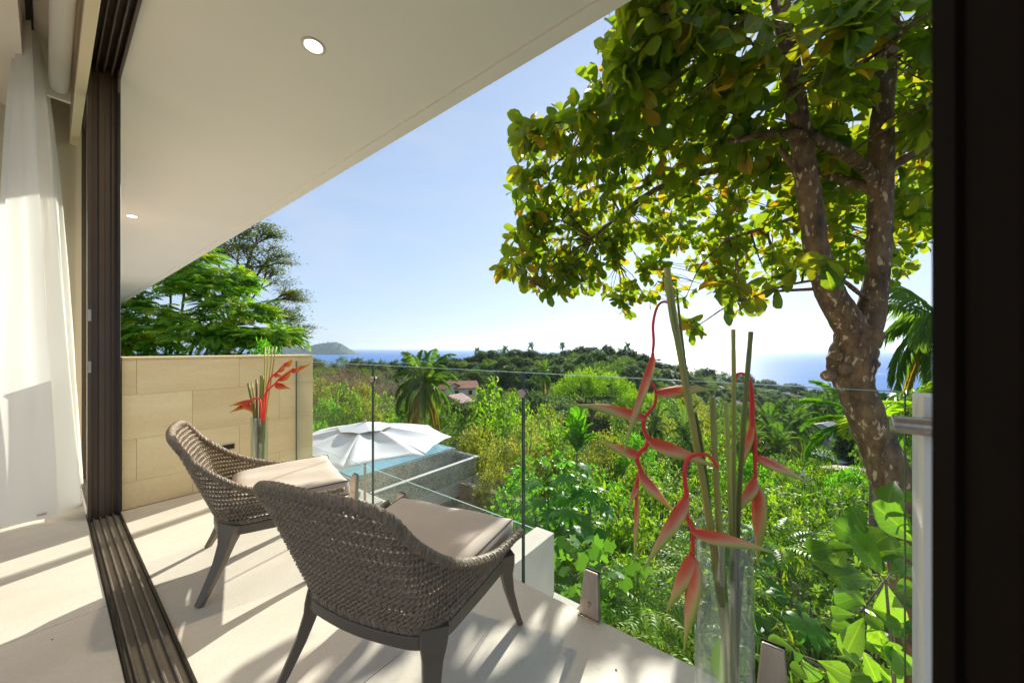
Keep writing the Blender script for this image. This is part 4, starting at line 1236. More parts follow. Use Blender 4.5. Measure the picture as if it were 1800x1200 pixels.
# far wooded headland
M['headland'] = mat('wooded_headland', (0.05, 0.11, 0.05), 0.95, var=0.6, vscale=0.012, detail=8)
def headland(name, c_px, t, profile, depth):
    """profile: (px, py) skyline; a ridge running away from the viewer with wooded, lumpy flanks"""
    V = []; F = []
    n = 160; m_ = 14
    xs = np.linspace(profile[0][0], profile[-1][0], n)
    ys = np.interp(xs, [p[0] for p in profile], [p[1] for p in profile])
    for i in range(n):
        top = at(xs[i], ys[i], t).z - SEA
        base = at(xs[i], 612, t)
        back = ray(xs[i], 612); back = Vector((back.x, back.y, 0)).normalized()
        for j in range(m_):
            s = -1 + 2*j/(m_-1)
            h = top*(1-abs(s)**1.6)
            lump = (0.06*math.sin(i*1.7+j)+0.05*math.sin(i*0.9+j*2.3)+0.05*R.uniform(-1, 1))*top*(1-abs(s))
            p = base + back*depth*(s+0.0)
            V.append((p.x, p.y, SEA - 3 + max(0, h + lump)))
    for i in range(n-1):
        for j in range(m_-1):
            a = i*m_+j; F.append((a, a+1, a+m_+1, a+m_))
    g = MB(); g.add(V, F); g = g.build(name, M['headland']); prop(g, kind='structure')
headland('headland', 560, 5200, [(470, 612), (485, 607), (500, 606), (520, 608), (545, 607), (560, 604), (575, 601.5), (590, 601), (600, 604), (612, 611), (625, 618), (632, 621)], 500)

# air: one closed even box of pale haze round everything
def haze():
    m = bpy.data.materials.new('haze'); m.use_nodes = True
    nt = m.node_tree; nt.nodes.remove(nt.nodes['Principled BSDF'])
    v = nt.nodes.new('ShaderNodeVolumePrincipled')
    v.inputs['Color'].default_value = (0.72, 0.87, 1.0, 1); v.inputs['Density'].default_value = HAZE
    v.inputs['Anisotropy'].default_value = 0.55
    nt.links.new(v.outputs[0], nt.nodes['Material Output'].inputs['Volume'])
    h = MB().box(-50000, 50000, -50000, 50000, -94.5, 190).build('haze', m); prop(h, kind='stuff')
HAZE = 5.5e-5
if HAZE > 0: haze()

# ================================================================== PLANT BUILDERS (each at the origin, z up)
LM = {}
AL = [(0.045,0.088,0.012),(0.06,0.11,0.013),(0.08,0.13,0.016),(0.05,0.10,0.014),(0.10,0.145,0.018),(0.065,0.11,0.014),(0.12,0.15,0.02),(0.08,0.125,0.016),(0.135,0.145,0.02),(0.07,0.12,0.015),(0.24,0.14,0.02)]
LM['almond'] = leaf_mat('almond_leaf', AL, 0.55, 0.36, (3.7,3.15,0.7))
LM['almond_near'] = leaf_mat('veined_almond_leaf', AL, 0.55, 0.36, (3.7,3.15,0.7), spec=0.3, vein=True)
LM['shrub_big'] = leaf_mat('big_shrub_leaf', [(0.04,0.10,0.015),(0.075,0.16,0.018),(0.11,0.20,0.025),(0.055,0.12,0.02)], 0.48, 0.34, (2.5,2.4,0.7), spec=0.35, vein=True)
LM['lance'] = leaf_mat('lance_leaf', [(0.018,0.055,0.005),(0.05,0.13,0.008),(0.11,0.20,0.012),(0.17,0.22,0.018),(0.03,0.085,0.007)], 0.4, 0.4, (3.0,3.0,0.8))
LM['bright'] = leaf_mat('bright_leaf', [(0.035,0.12,0.012),(0.06,0.17,0.016),(0.09,0.22,0.02),(0.05,0.15,0.015)], 0.45, 0.36, (3.0,3.0,0.8))
LM['lime'] = leaf_mat('lime_leaf', [(0.07,0.15,0.016),(0.11,0.20,0.016),(0.15,0.225,0.022),(0.085,0.165,0.016)], 0.5, 0.4, (2.4,2.4,0.7))
LM['olive'] = leaf_mat('olive_leaf', [(0.07,0.10,0.022),(0.11,0.14,0.03),(0.17,0.18,0.03),(0.22,0.19,0.04),(0.09,0.11,0.03)], 0.45, 0.5, (2.4,2.5,0.8))
LM['mid'] = leaf_mat('mid_green_leaf', [(0.045,0.085,0.018),(0.065,0.125,0.02),(0.10,0.16,0.03),(0.07,0.11,0.025)], 0.4, 0.5, (2.4,2.5,0.8))
LM['dark'] = leaf_mat('dark_forest_leaf', [(0.036,0.064,0.022),(0.055,0.095,0.03),(0.085,0.125,0.038),(0.115,0.145,0.05)], 0.35, 0.55, (1.5,1.7,0.8))
LM['palm'] = leaf_mat('palm_leaf', [(0.05,0.105,0.02),(0.075,0.14,0.022),(0.10,0.16,0.03)], 0.4, 0.35, (2.4,2.5,0.8))
LM['palm_dry'] = leaf_mat('dry_palm_leaf', [(0.24,0.19,0.03),(0.30,0.22,0.04)], 0.4, 0.5, (1.5,1.5,0.8))
LM['pink'] = leaf_mat('dry_pink_leaf', [(0.24,0.12,0.09),(0.20,0.13,0.09),(0.27,0.15,0.12),(0.13,0.12,0.06)], 0.35, 0.6, (1.4,1.3,1.1))
LM['grey'] = leaf_mat('dry_grey_leaf', [(0.13,0.12,0.08),(0.17,0.15,0.10),(0.11,0.115,0.06)], 0.35, 0.6, (1.4,1.4,1.1))
LM['flame'] = leaf_mat('lime_frond', [(0.03,0.085,0.008),(0.055,0.14,0.01),(0.10,0.20,0.012),(0.15,0.24,0.016),(0.21,0.24,0.02)], 0.45, 0.4, (2.6,2.6,0.7))

def plant(name, label, cat, group=None): return thing(name, label, cat, (0, 0, 0), group)

def clump_leaves(blobs, nclump, per, spread, zmin=-0.5, inner=0.7):
    w = np.array([b[1][0]*b[1][1]+b[1][0]*b[1][2] for b in blobs]); w = w/w.sum()
    ib = NR.choice(len(blobs), nclump, p=w)
    d = rand_dirs(nclump, zmin)
    C = np.array([b[0] for b in blobs])[ib]; RD = np.array([b[1] for b in blobs])[ib]
    rad = NR.uniform(inner, 1.0, (nclump, 1))
    cc = C + d*RD*rad
    P = np.repeat(cc, per, 0) + NR.normal(size=(nclump*per, 3))*spread*np.array((1, 1, 0.7))
    out = np.repeat(d, per, 0)
    return P, out, cc

def trunk_mesh(base_r, h, lean, limbs, name, parent, material, n=7):
    mb = MB()
    top = Vector((lean[0], lean[1], h))
    pts = [Vector((0, 0, -0.6)), Vector((0.02*h, 0, h*0.3)), Vector((lean[0]*0.4, lean[1]*0.5, h*0.65)), top]
    mb.tube(smooth_path(pts, 3), list(np.linspace(base_r*1.15, base_r*0.6, 10)), n)
    for e in limbs:
        e = Vector(e); s = Vector((lean[0]*0.5, lean[1]*0.5, h*0.62)).lerp(top, R.uniform(0, 1))
        mid_ = s.lerp(e, 0.5) + Vector((R.uniform(-.1, .1)*h*.3, R.uniform(-.1, .1)*h*.3, -0.05*h))
        mb.tube(smooth_path([s, mid_, e], 3), list(np.linspace(base_r*0.5, base_r*0.12, 7)), 5)
    return mb.build(name, material, parent, smooth=True, local=True)

def crown(parent, P, dirs, nr, ln, wd, tm, mt, name='crown'):
    V, F = leaf_array(tm, P, dirs, nr, ln, wd)
    tint = np.repeat(NR.random(len(P)), len(tm[0]))
    o = link(name, np_mesh(name, V, F, mt, tint), parent)
    o['kind'] = 'stuff'
    return o

def broad_tree(name, label, cat, h, blobs, nclump, per, spread, ln, wd, tm, mt, br=0.16, bark=None, droop=0.3, group=None, zmin=-0.5):
    root = plant(name, label, cat, group)
    P, out, cc = clump_leaves(blobs, nclump, per, spread, zmin)
    d = norm(out*0.7 + NR.normal(size=P.shape)*0.7 + np.array((0, 0, -droop)))
    nr = norm(out*0.6 + np.array((0, 0, 0.9)) + NR.normal(size=P.shape)*0.55)
    crown(root, P, d, nr, ln*NR.uniform(.7, 1.2, len(P)), wd*NR.uniform(.7, 1.2, len(P)), tm, mt)
    hb = min(b[0][2]-b[1][2]*0.6 for b in blobs)
    idx = NR.choice(len(cc), min(12, len(cc)), replace=False)
    trunk_mesh(br, max(0.4, (hb+h)*0.5), (R.uniform(-.05, .05)*h, R.uniform(-.05, .05)*h), [tuple(cc[i]*np.array((.9, .9, .97))) for i in idx], 'trunk', root, bark or M['bark'])
    return root

def rosette_bush(name, label, cat, h, blobs, nros, nleaf, ln, wd, tm, mt, br=0.05, up=0.55, zmin=-0.25, group=None, droop=0.35):
    """twig-end rosettes of leaves over a dome"""
    root = plant(name, label, cat, group)
    w = np.array([b[1][0]*b[1][1] for b in blobs]); w = w/w.sum()
    ib = NR.choice(len(blobs), nros, p=w)
    d = rand_dirs(nros, zmin)
    C = np.array([b[0] for b in blobs])[ib]; RD = np.array([b[1] for b in blobs])[ib]
    cc = C + d*RD*NR.uniform(0.55, 1.0, (nros, 1))**0.6
    ax = norm(d*0.7 + np.array((0, 0, up)) + NR.normal(size=d.shape)*0.25)
    e1 = norm(np.cross(ax, NR.normal(size=ax.shape))); e2 = np.cross(ax, e1)
    an = (np.arange(nleaf)*2.4)[None, :] + NR.uniform(0, 6, (nros, 1))
    tilt = NR.uniform(0.15, 0.75, (nros, nleaf))
    dv = (e1[:, None]*np.cos(an)[..., None] + e2[:, None]*np.sin(an)[..., None])*np.cos(tilt)[..., None] + ax[:, None]*np.sin(tilt)[..., None]
    dv = dv - np.array((0, 0, droop))
    P = (cc[:, None] - ax[:, None]*NR.uniform(0, .06, (nros, nleaf, 1))).reshape(-1, 3)
    dv = norm(dv.reshape(-1, 3)); nr = norm(np.repeat(ax, nleaf, 0) + np.array((0, 0, .3)) + NR.normal(size=dv.shape)*0.25)
    V, F = leaf_array(tm, P, dv, nr, ln*NR.uniform(.65, 1.15, len(P)), wd*NR.uniform(.75, 1.15, len(P)))
    tint = np.repeat((np.repeat(NR.random(nros), nleaf)*0.6 + NR.random(len(P))*0.4), len(tm[0]))
    o = link('foliage', np_mesh('foliage', V, F, mt, tint), root); o['kind'] = 'stuff'
    mb = MB()
    for i in NR.choice(nros, min(26, nros), replace=False):
        e = Vector(cc[i]); s = Vector((R.uniform(-.1, .1), R.uniform(-.1, .1), -0.3))
        mb.tube([s, s.lerp(e, 0.5)+Vector((0, 0, 0.12*h)), e], [br, br*0.6, br*0.2], 4, caps=False)
    mb.build('stems', M['bark'], root, smooth=True, local=True)
    return root

def frond_array(base, az, elev, length, curve, nleaf, lln, lwd, vee=0.35, hang=0.4, twist=0.0):
    """leaflets of one pinnate frond -> arrays P, D, N, ln and the rachis points"""
    pts = []; p = np.array(base, float); el = elev
    n = 14; st = length/n
    hdir = np.array((math.cos(az), math.sin(az), 0))
    for i in range(n+1):
        pts.append(p.copy())
        p = p + (hdir*math.cos(el) + np.array((0, 0, math.sin(el))))*st
        el -= curve/n*(0.4+1.2*i/n)
    pts = np.array(pts); tg = norm(np.gradient(pts, axis=0))
    side = np.array((-math.sin(az), math.cos(az), 0))
    q = np.linspace(0.12, 1.0, nleaf)
    idx = q*n
    Pp = np.stack([np.interp(idx, np.arange(n+1), pts[:, k]) for k in range(3)], 1)
    Tp = norm(np.stack([np.interp(idx, np.arange(n+1), tg[:, k]) for k in range(3)], 1))
    Np = np.cross(side, Tp) * -1
    Np[Np[:, 2] < 0] *= -1
    size = np.sin(PI*np.clip(0.12+0.85*q, 0, 1))**0.6
    P = []; D = []; N = []; Ls = []
    for s in (-1, 1):
        d = norm(side*s*0.9 + Tp*(0.45+0.5*q[:, None]) + Np*vee - np.array((0, 0, hang)) + NR.normal(size=Tp.shape)*0.06)
        P.append(Pp); D.append(d); N.append(norm(Np + side*s*0.3)); Ls.append(lln*size*NR.uniform(.9, 1.1, nleaf))
    return np.concatenate(P), np.concatenate(D), np.concatenate(N), np.concatenate(Ls), pts

def palm(name, label, h, lean, nfr, flen, lln, lwd, nleaf=26, tr=0.13, dry=3, hang=0.45, e_hi=1.2, e_lo=-0.5, curve=1.5, mt='palm', cat='palm', group=None, dry_mt='palm_dry'):
    root = plant(name, label, cat, group)
    mb = MB()
    pts = smooth_path([(0, 0, -0.5), (lean[0]*.2, lean[1]*.2, h*.35), (lean[0]*.6, lean[1]*.6, h*.7), (lean[0], lean[1], h)], 4)
    rr = [tr*(1.25-0.5*i/(len(pts)-1)) for i in range(len(pts))]
    mb.tube(pts, rr, 8); mb.build('trunk', M['palm_bark'], root, smooth=True, local=True)
    for i in range(nfr + dry):
        isd = i >= nfr
        az = i*2.399 + R.uniform(-.2, .2)
        k = i/nfr
        el = e_hi + (e_lo-e_hi)*k if not isd else R.uniform(-1.2, -0.7)
        P, D, N, Ls, rp = frond_array((lean[0], lean[1], h), az, el, flen*R.uniform(.85, 1.05), curve*(0.7+0.5*k) if not isd else 0.6, nleaf, lln, lwd, 0.25, hang if not isd else 0.9)
        V, F = leaf_array(T_DIAMOND, P, D, N, Ls, lwd)
        nv = len(V)
        b = MB(); b.tube([tuple(x) for x in rp[::2]], list(np.linspace(tr*0.22, tr*0.05, len(rp[::2]))), 4, caps=False)
        V2 = np.array([tuple(x) for x in b.v]); F2 = np.array([f for q in b.f for f in ((q[0], q[1], q[2]), (q[0], q[2], q[3]))])
        VV = np.concatenate([V, V2]); FF = np.concatenate([F, F2+nv])
        link('frond', np_mesh('frond', VV, FF, LM[dry_mt] if isd else LM[mt], np.full(len(VV), R.random())), root)
    return root

def big_leaf_plant(name, label, cat, leaves, tm, mt, stems, group=None, stuff=None):
    """leaves: (pos, dir, normal, length, width) each its own object"""
    root = plant(name, label, cat, group)
    base = np_mesh(name+'_leaf', tm[0]*1.0, tm[1], mt, np.zeros(len(tm[0])), True)
    for p, d, n, l, w in leaves:
        o = link('leaf', base, root)
        y = Vector(d).normalized(); x = y.cross(Vector(n)).normalized(); z = x.cross(y)
        rot = Matrix((x, y, z)).transposed().to_quaternion()
        o.rotation_mode = 'QUATERNION'; o.rotation_quaternion = rot; o.location = p; o.scale = (w, l, l)
    mb = MB()
    for pts, r0, r1 in stems: mb.tube(pts, list(np.linspace(r0, r1, len(pts))), 5, caps=False)
    if stems: mb.build('stems', M['bark'], root, smooth=True, local=True)
    return root
# ================================================================== THE BROAD-LEAVED ALMOND TREE RIGHT OF THE TERRACE
def pip(x, y, poly):
    c = False; j = len(poly)-1
    for i in range(len(poly)):
        xi, yi = poly[i]; xj, yj = poly[j]
        if (yi > y) != (yj > y) and x < (xj-xi)*(y-yi)/(yj-yi)+xi: c = not c
        j = i
    return c
TA = 3.3
gb = at(1590, 1000, TA); gz = ground(gb.x, gb.y)
alm = thing('almond_tree', 'large broad leaved tree with a forked spotted trunk right of the terrace', 'tree', (gb.x, gb.y, gz))
mb = MB()
def limb(path, n=12, k=9):
    n += 6
    P = [at(x, y, t) for x, y, t, w in path]; W = [w*t/FPX/2/math.sqrt(1+((x-900)/FPX)**2) for x, y, t, w in path]
    sp = smooth_path(P, k); ws = np.interp(np.linspace(0, 1, len(sp)), np.linspace(0, 1, len(P)), W)
    ws = [w*(1+0.018*math.sin(i*1.3+n)+R.uniform(-.02,.02)) for i, w in enumerate(ws)]
    mb.tube(sp, ws, n); return sp
LIMBS = []
sk = limb([(1640, 1500, 3.1, 100), (1608, 1050, 3.2, 96), (1583, 900, 3.25, 88), (1551, 800, 3.3, 80), (1522, 730, 3.3, 74), (1503, 680, 3.3, 74), (1496, 645, 3.3, 94), (1502, 610, 3.3, 88), (1512, 582, 3.3, 92)], 16)
LIMBS.append(limb([(1512, 610, 3.3, 70), (1492, 570, 3.28, 66), (1462, 520, 3.25, 56), (1438, 450, 3.2, 48), (1424, 360, 3.15, 46), (1408, 240, 3.05, 42), (1388, 110, 2.95, 37), (1368, -20, 2.85, 33), (1350, -150, 2.8, 24)], 14))
LIMBS.append(limb([(1510, 610, 3.3, 70), (1527, 565, 3.32, 60), (1541, 490, 3.33, 50), (1546, 400, 3.33, 49), (1548, 300, 3.3, 52), (1551, 190, 3.2, 46), (1560, 60, 3.1, 44), (1572, -80, 3.0, 36)], 14))
LIMBS.append(limb([(1545, 325, 3.3, 30), (1518, 295, 3.25, 26), (1472, 262, 3.1, 24), (1410, 238, 3.0, 22), (1350, 236, 3.0, 16), (1280, 250, 3.05, 10)], 9))
LIMBS.append(limb([(1540, 335, 3.33, 26), (1490, 318, 3.5, 22), (1420, 300, 3.8, 19), (1330, 294, 4.1, 16), (1240, 302, 4.3, 14), (1160, 330, 4.5, 11), (1105, 365, 4.7, 8), (1040, 420, 4.9, 5)], 9))
LIMBS.append(limb([(1552, 305, 3.3, 28), (1590, 280, 3.2, 22), (1645, 250, 3.1, 18), (1720, 200, 3.0, 12)], 9))
LIMBS.append(limb([(1552, 150, 3.2, 16), (1500, 130, 3.0, 14), (1570, 70, 2.5, 11), (1650, 10, 2.3, 10)], 7))
LIMBS.append(limb([(1525, 525, 3.3, 12), (1500, 508, 3.2, 10), (1470, 490, 3.1, 8), (1390, 500, 2.9, 5), (1300, 530, 2.85, 4)], 6))
LIMBS.append(limb([(1400, 230, 3.05, 18), (1380, 140, 2.7, 14), (1345, 60, 2.5, 10), (1300, 20, 2.4, 8)], 7))
LIMBS.append(limb([(1545, 280, 3.3, 16), (1480, 330, 4.2, 12), (1400, 380, 5.0, 9), (1280, 420, 5.6, 6)], 6))
LIMBS.append(limb([(1425, 330, 3.15, 16), (1330, 220, 3.2, 11), (1200, 160, 3.2, 8), (1120, 150, 3.3, 5)], 6))
# burls and knots
for px, py, r in ((1456, 660, 0.062), (1470, 625, 0.05), (1536, 640, 0.05), (1500, 630, 0.07), (1480, 650, 0.08), (1518, 612, 0.06)):
    p = at(px, py, 3.22); mb.ball(p, (r, r*0.8, r*0.85), 8)
from mathutils import noise as mnoise
mb.v = [tuple(Vector(v)*1 + Vector((mnoise.noise(Vector((v[0]*9, v[1]*9, v[2]*4))), mnoise.noise(Vector((v[0]*9+7, v[1]*9, v[2]*4))), 0))*0.012 + Vector((mnoise.noise(Vector((v[0]*30, v[1]*30, v[2]*9))), mnoise.noise(Vector((v[0]*30+9, v[1]*30, v[2]*9))), 0))*0.005) for v in mb.v]
mb.build('trunk', M['almond_bark'], alm, smooth=True)
OUT = [(1085,0),(1072,45),(1098,90),(1062,130),(1012,165),(992,205),(955,205),(908,215),(905,260),(912,290),(890,300),(903,345),(930,380),(905,400),(883,445),(893,490),(930,508),(1000,512),(1045,498),(1085,520),(1100,548),(1150,530),(1180,520),(1200,530),(1250,500),(1300,545),(1330,540),(1345,500),(1420,478),(1500,470),(1560,500),(1600,470),(1655,380),(1680,-40),(1085,-40)]
ros = []
tries = 0
while len(ros) < 1080 and tries < 40000:
    tries += 1
    x = R.uniform(880, 1690); y = R.uniform(-60, 555)
    if not pip(x, max(y, 1), OUT): continue
    v = (612-y)/FPX
    z = 2.55 + 0.72*v + abs(R.gauss(0, 0.55))
    t = (z-H)/v
    tmax = R.uniform(4.2, 4.9) + 1.9*min(1, max(0, (x-930)/260))
    if t > tmax: t = tmax
    if t < 2.25: continue
    p = at(x, y, t)
    if p.y < 2.22: continue
    if y < 170 and t < 3.3 and R.random() < 0.26: continue
    # keep the two trunks clear of leaves in front
    if t < 3.4 and ((abs(x-1420) < 32 and y > 300) or (abs(x-1546) < 36 and y > 170)) and R.random() < 0.93: continue
    if t < 3.2 and y > 400 and x > 1300: continue
    xl = float(np.interp(y, [-60, 0, 110, 240, 360, 450], [1358, 1368, 1388, 1408, 1424, 1438])); xr = float(np.interp(y, [-60, 60, 190, 300, 450], [1572, 1560, 1551, 1548, 1545]))
    if t < 3.3 and (abs(x-xl) < 52 or abs(x-xr) < 46) and R.random() < 0.85: continue
    ros.append((np.array(p), x, y, t))
# hand-set sprays: drooping tips along the lower edge
for x, y, t in ((1215, 560, 4.2), (1222, 575, 4.1), (1290, 520, 2.9), (1320, 515, 2.85), (1275, 500, 2.9), (1400, 470, 2.8), (1450, 455, 2.75), (1495, 478, 2.7), (1370, 505, 3.4), (1585, 470, 3.6), (925, 235, 3.0), (945, 222, 3.0), (900, 455, 3.6), (1090, 60, 2.6), (1075, 90, 2.7), (1105, 40, 2.5), (1340, 30, 2.35), (1220, 80, 2.4), (1290, 60, 2.4)):
    ros.append((np.array(at(x, y, t)), x, y, t))
PP = np.array([r[0] for r in ros]); cen = np.array(at(1400, 250, 3.6))
outd = norm(PP-cen+np.array((0, 0, 0.2))); 
LP = []; LD = []; LN = []; LL = []; LTt = []
for (p, x, y, t), o in zip(ros, outd):
    ax = norm(o*0.55 + np.array((0, 0, 0.15)) + NR.normal(size=3)*0.35)
    e1 = norm(np.cross(ax, NR.normal(size=3))); e2 = np.cross(ax, e1)
    n = R.randint(5, 8)
    for k in range(n):
        a = k*2.4 + R.uniform(-.3, .3); ti = R.uniform(-0.1, 0.8)
        d = (e1*math.cos(a)+e2*math.sin(a))*math.cos(ti) + ax*math.sin(ti) - np.array((0, 0, R.uniform(0.15, 0.65)))
        LP.append(p + NR.normal(size=3)*0.015); LD.append(norm(d)); LN.append(norm(ax*0.8+np.array((0, 0, 0.5))+NR.normal(size=3)*0.35)); LL.append(R.uniform(0.12, 0.235)); LTt.append(t if 0 < y < 600 and x < 1640 else 99)
LP = np.array(LP); LD = np.array(LD); LN = np.array(LN); LL = np.array(LL); LTt = np.array(LTt)
size = LL/LTt; order = np.argsort(-size); near = order[:300]; rest = order[300:]
OBV = [T_OBOV, tmpl_strip([(0,.02),(.12,.07),(.35,.2),(.6,.38),(.8,.46),(.93,.36),(1.0,.08)], 0.30, 0.38), tmpl_strip([(0,.02),(.12,.1),(.35,.3),(.6,.45),(.78,.44),(.9,.28),(1.0,.03)], -0.08, 0.05), tmpl_strip([(0,.02),(.15,.1),(.4,.25),(.62,.40),(.82,.44),(.95,.25),(1.0,.05)], 0.05, 0.6)]
leaf_mes = [np_mesh('almond_leaf', T_[0], T_[1], LM['almond_near'], np.zeros(len(T_[0])), True) for T_ in OBV]
for i in near:
    o = link('leaf', R.choice(leaf_mes), alm, False)
    y_ = Vector(LD[i]); x_ = y_.cross(Vector(LN[i])).normalized(); z_ = x_.cross(y_)
    o.rotation_mode = 'QUATERNION'; o.rotation_quaternion = Matrix((x_, y_, z_)).transposed().to_quaternion()
    o.location = LP[i]; o.scale = (LL[i]*0.60, LL[i], LL[i])
VV = []; FF = []; TI = []; nv = 0
for q_ in range(4):
    rr_ = rest[q_::4]
    V, F = leaf_array(OBV[q_], LP[rr_], LD[rr_], LN[rr_], LL[rr_], LL[rr_]*0.60)
    VV.append(V); FF.append(F+nv); nv += len(V); TI.append(np.repeat(NR.random(len(rr_)), len(OBV[q_][0])))
o = link('leaf_mass', np_mesh('leaf_mass', np.concatenate(VV), np.concatenate(FF), LM['almond'], np.concatenate(TI), True), alm, False); o['kind'] = 'stuff'
# branchlets and twigs
LS = np.array([p for L_ in LIMBS for p in L_[2:]])
ci = NR.choice(len(PP), 80, replace=False)
mb = MB(); BS = [LS]
for i in ci:
    e = PP[i]; j = np.argmin(np.linalg.norm(LS-e, axis=1)); s = LS[j]
    m_ = 0.5*(s+e) + NR.normal(size=3)*0.08 + np.array((0, 0, 0.06))
    sp = smooth_path([s, m_, e], 4); L_ = np.linalg.norm(e-s)
    mb.tube(sp, list(np.linspace(min(0.022, 0.008+0.008*L_), 0.005, len(sp))), 5, caps=False); BS.append(np.array(sp))
BS = np.concatenate(BS)
for p in PP:
    j = np.argmin(np.linalg.norm(BS-p, axis=1)); s = BS[j]
    if np.linalg.norm(s-p) > 1.2: continue
    mb.tube([s, 0.5*(s+p)+NR.normal(size=3)*0.03, p], [0.006, 0.005, 0.004], 4, caps=False)
tw = mb.build('twigs', M['almond_bark'], alm, smooth=True); tw['kind'] = 'stuff'

# ---- big-leaved sapling low at the right, hand-set leaves
lv = []
def zz(x, y): return (1250+x/3.75, 880+y/3.75)
SET = [((1000,275),(835,150),130),((1012,195),(930,60),95),((812,300),(648,325),115),((838,265),(755,180),75),((985,350),(1165,205),150),((1135,480),(995,270),150),((985,465),(705,375),160),
       ((1065,515),(835,505),110),((1345,270),(1145,50),190),((1345,300),(1095,355),80),((1180,475),(1340,425),130),((1020,690),(885,530),95),((1010,610),(835,672),75),((1010,760),(888,1000),105),((1150,540),(1190,800),140),
       ((1050,720),(1165,1050),130),((1200,780),(1315,935),120),((1200,600),(1335,560),90),((1105,900),(1255,1045),110),((560,990),(400,908),70),((540,985),(590,1050),60),((600,1040),(690,1200),100),((700,1050),(920,1160),100),
       ((905,1160),(1060,1230),110),((830,1025),(1010,1050),60),((1000,990),(1110,1200),120),((1200,950),(1320,1150),140),((1100,1080),(1240,1230),120),((760,1120),(860,1250),100),((640,1180),(540,1090),80),((1280,870),(1340,800),80),((1150,330),(1345,330),110),((970,250),(1000,160),60),((880,330),(820,410),80),((1240,1100),(1170,1000),90),((960,1090),(900,1000),70),((1210,-130),(1160,-20),110),((1215,-60),(1300,-10),100)]
for (a, b, w) in SET:
    t = 2.45 + R.uniform(-.2, .25)
    p = at(*zz(*a), t); q = at(*zz(*b), t + R.uniform(-.1, .05))
    d = q-p; L_ = d.length
    vw = (p-EYE).normalized()
    n = (-vw*1.1 + Vector((R.uniform(-.45, .45), R.uniform(-.3, .5), R.uniform(0.1, 0.75)))).normalized()
    lv.append((p, tuple(d.normalized()), tuple(n), L_*1.05, w/3.75*t/FPX*1.3))
for _ in range(22):
    x_, y_ = R.uniform(930, 1330), R.uniform(60, 1180); t = R.uniform(2.5, 2.9)
    a_ = R.uniform(0, 6.28); p = at(*zz(x_, y_), t); d = Vector((math.cos(a_)*.8, math.sin(a_)*.8, R.uniform(-.6, .5))).normalized()
    vw = (p-EYE).normalized(); n = (-vw*0.8 + Vector((R.uniform(-.6, .6), R.uniform(-.5, .5), R.uniform(0, .9)))).normalized()
    L_ = R.uniform(.13, .22); lv.append((p, tuple(d), tuple(n), L_, L_*.62))
hub = at(*zz(1150, 520), 2.5); gz2 = ground(hub.x, hub.y)
stems = []
trunkp = [Vector((hub.x+0.15, hub.y+0.1, gz2)), Vector((hub.x+0.1, hub.y+0.05, -2)), hub]
stems.append((trunkp, 0.03, 0.008))
hub2 = at(*zz(1010, 700), 2.5); stems.append(([hub, hub2], 0.008, 0.006)); hub3 = at(*zz(560, 1000), 2.5)
stems.append(([Vector((hub.x, hub.y, -1.2)), at(*zz(900, 1180), 2.5), hub3], 0.012, 0.004))
for p, d, n, l, w in lv:
    h_ = min((hub, hub2, hub3), key=lambda q: (q-p).length)
    if (h_-p).length < 0.22: stems.append(([h_, p], 0.004, 0.003))
big_leaf_plant('broadleaf_sapling', 'sapling with big bright green rounded leaves in front of the trunk at lower right', 'plant', lv, T_OBOV, LM['shrub_big'], stems)

# ================================================================== PROTOTYPES
def hide_src(o): pass
PRO = {}
b1 = [((0, 0, 1.6), (1.3, 1.3, 1.0)), ((0.8, 0.3, 1.1), (0.9, 0.9, 0.8)), ((-0.7, -0.4, 1.2), (0.9, 0.8, 0.8)), ((0.1, -0.9, 0.9), (0.8, 0.7, 0.7))]
b2 = [((0, 0, 1.5), (1.1, 1.2, 1.1)), ((-0.7, 0.5, 1.3), (0.8, 0.8, 0.9)), ((0.6, -0.6, 0.9), (0.9, 0.9, 0.8)), ((0.7, 0.8, 1.2), (0.7, 0.7, 0.7))]
b3 = [((0, 0, 1.2), (1.2, 1.0, 1.2)), ((0.9, 0.0, 1.7), (0.6, 0.6, 0.7)), ((-0.8, 0.2, 1.0), (0.9, 0.9, 0.9))]
for k, b in enumerate((b1, b2, b3)):
    PRO['lance%d' % k] = (lambda b=b: rosette_bush('mango_bush', '', 'bush', 2.6, b, 300, 10, 0.21, 0.054, T_LANCE, LM['lance'], droop=0.45), 2.6, 3.2)
for k, b in enumerate((b2, b1)):
    PRO['bright%d' % k] = (lambda b=b: rosette_bush('glossy_bush', '', 'bush', 2.6, b, 420, 7, 0.13, 0.062, T_OVATE, LM['bright'], up=0.9, droop=0.0), 2.6, 3.0)
PRO['midbush'] = (lambda: rosette_bush('dull_bush', '', 'bush', 2.6, b2, 300, 9, 0.15, 0.07, T_OVATE, LM['mid'], droop=0.2), 2.6, 3.0)
PRO['drybush'] = (lambda: rosette_bush('dry_bush', '', 'bush', 2.4, b3, 170, 7, 0.15, 0.045, T_LANCE, LM['grey'], droop=0.5), 2.5, 2.8)
PRO['lime0'] = (lambda: rosette_bush('lime_bush', '', 'bush', 2.6, b3, 260, 7, 0.16, 0.10, T_OVATE, LM['lime'], droop=0.4), 2.5, 2.8)
def tree(nm, hh, blobs, ncl, per, sp, ln, wd, tm, mt, br, droop=.3, zmin=-.5, bark=None):
    return lambda: broad_tree(nm, '', 'tree', hh, blobs, ncl, per, sp, ln, wd, tm, LM[mt], br, bark, droop, None, zmin)
rt1 = [((0,0,6),(2.6,2.6,2.0)),((1.6,.6,5.2),(1.8,1.8,1.5)),((-1.5,-.8,5.4),(1.8,1.8,1.6)),((.2,-1.7,4.8),(1.7,1.6,1.4)),((-.6,1.6,5.0),(1.7,1.7,1.4))]
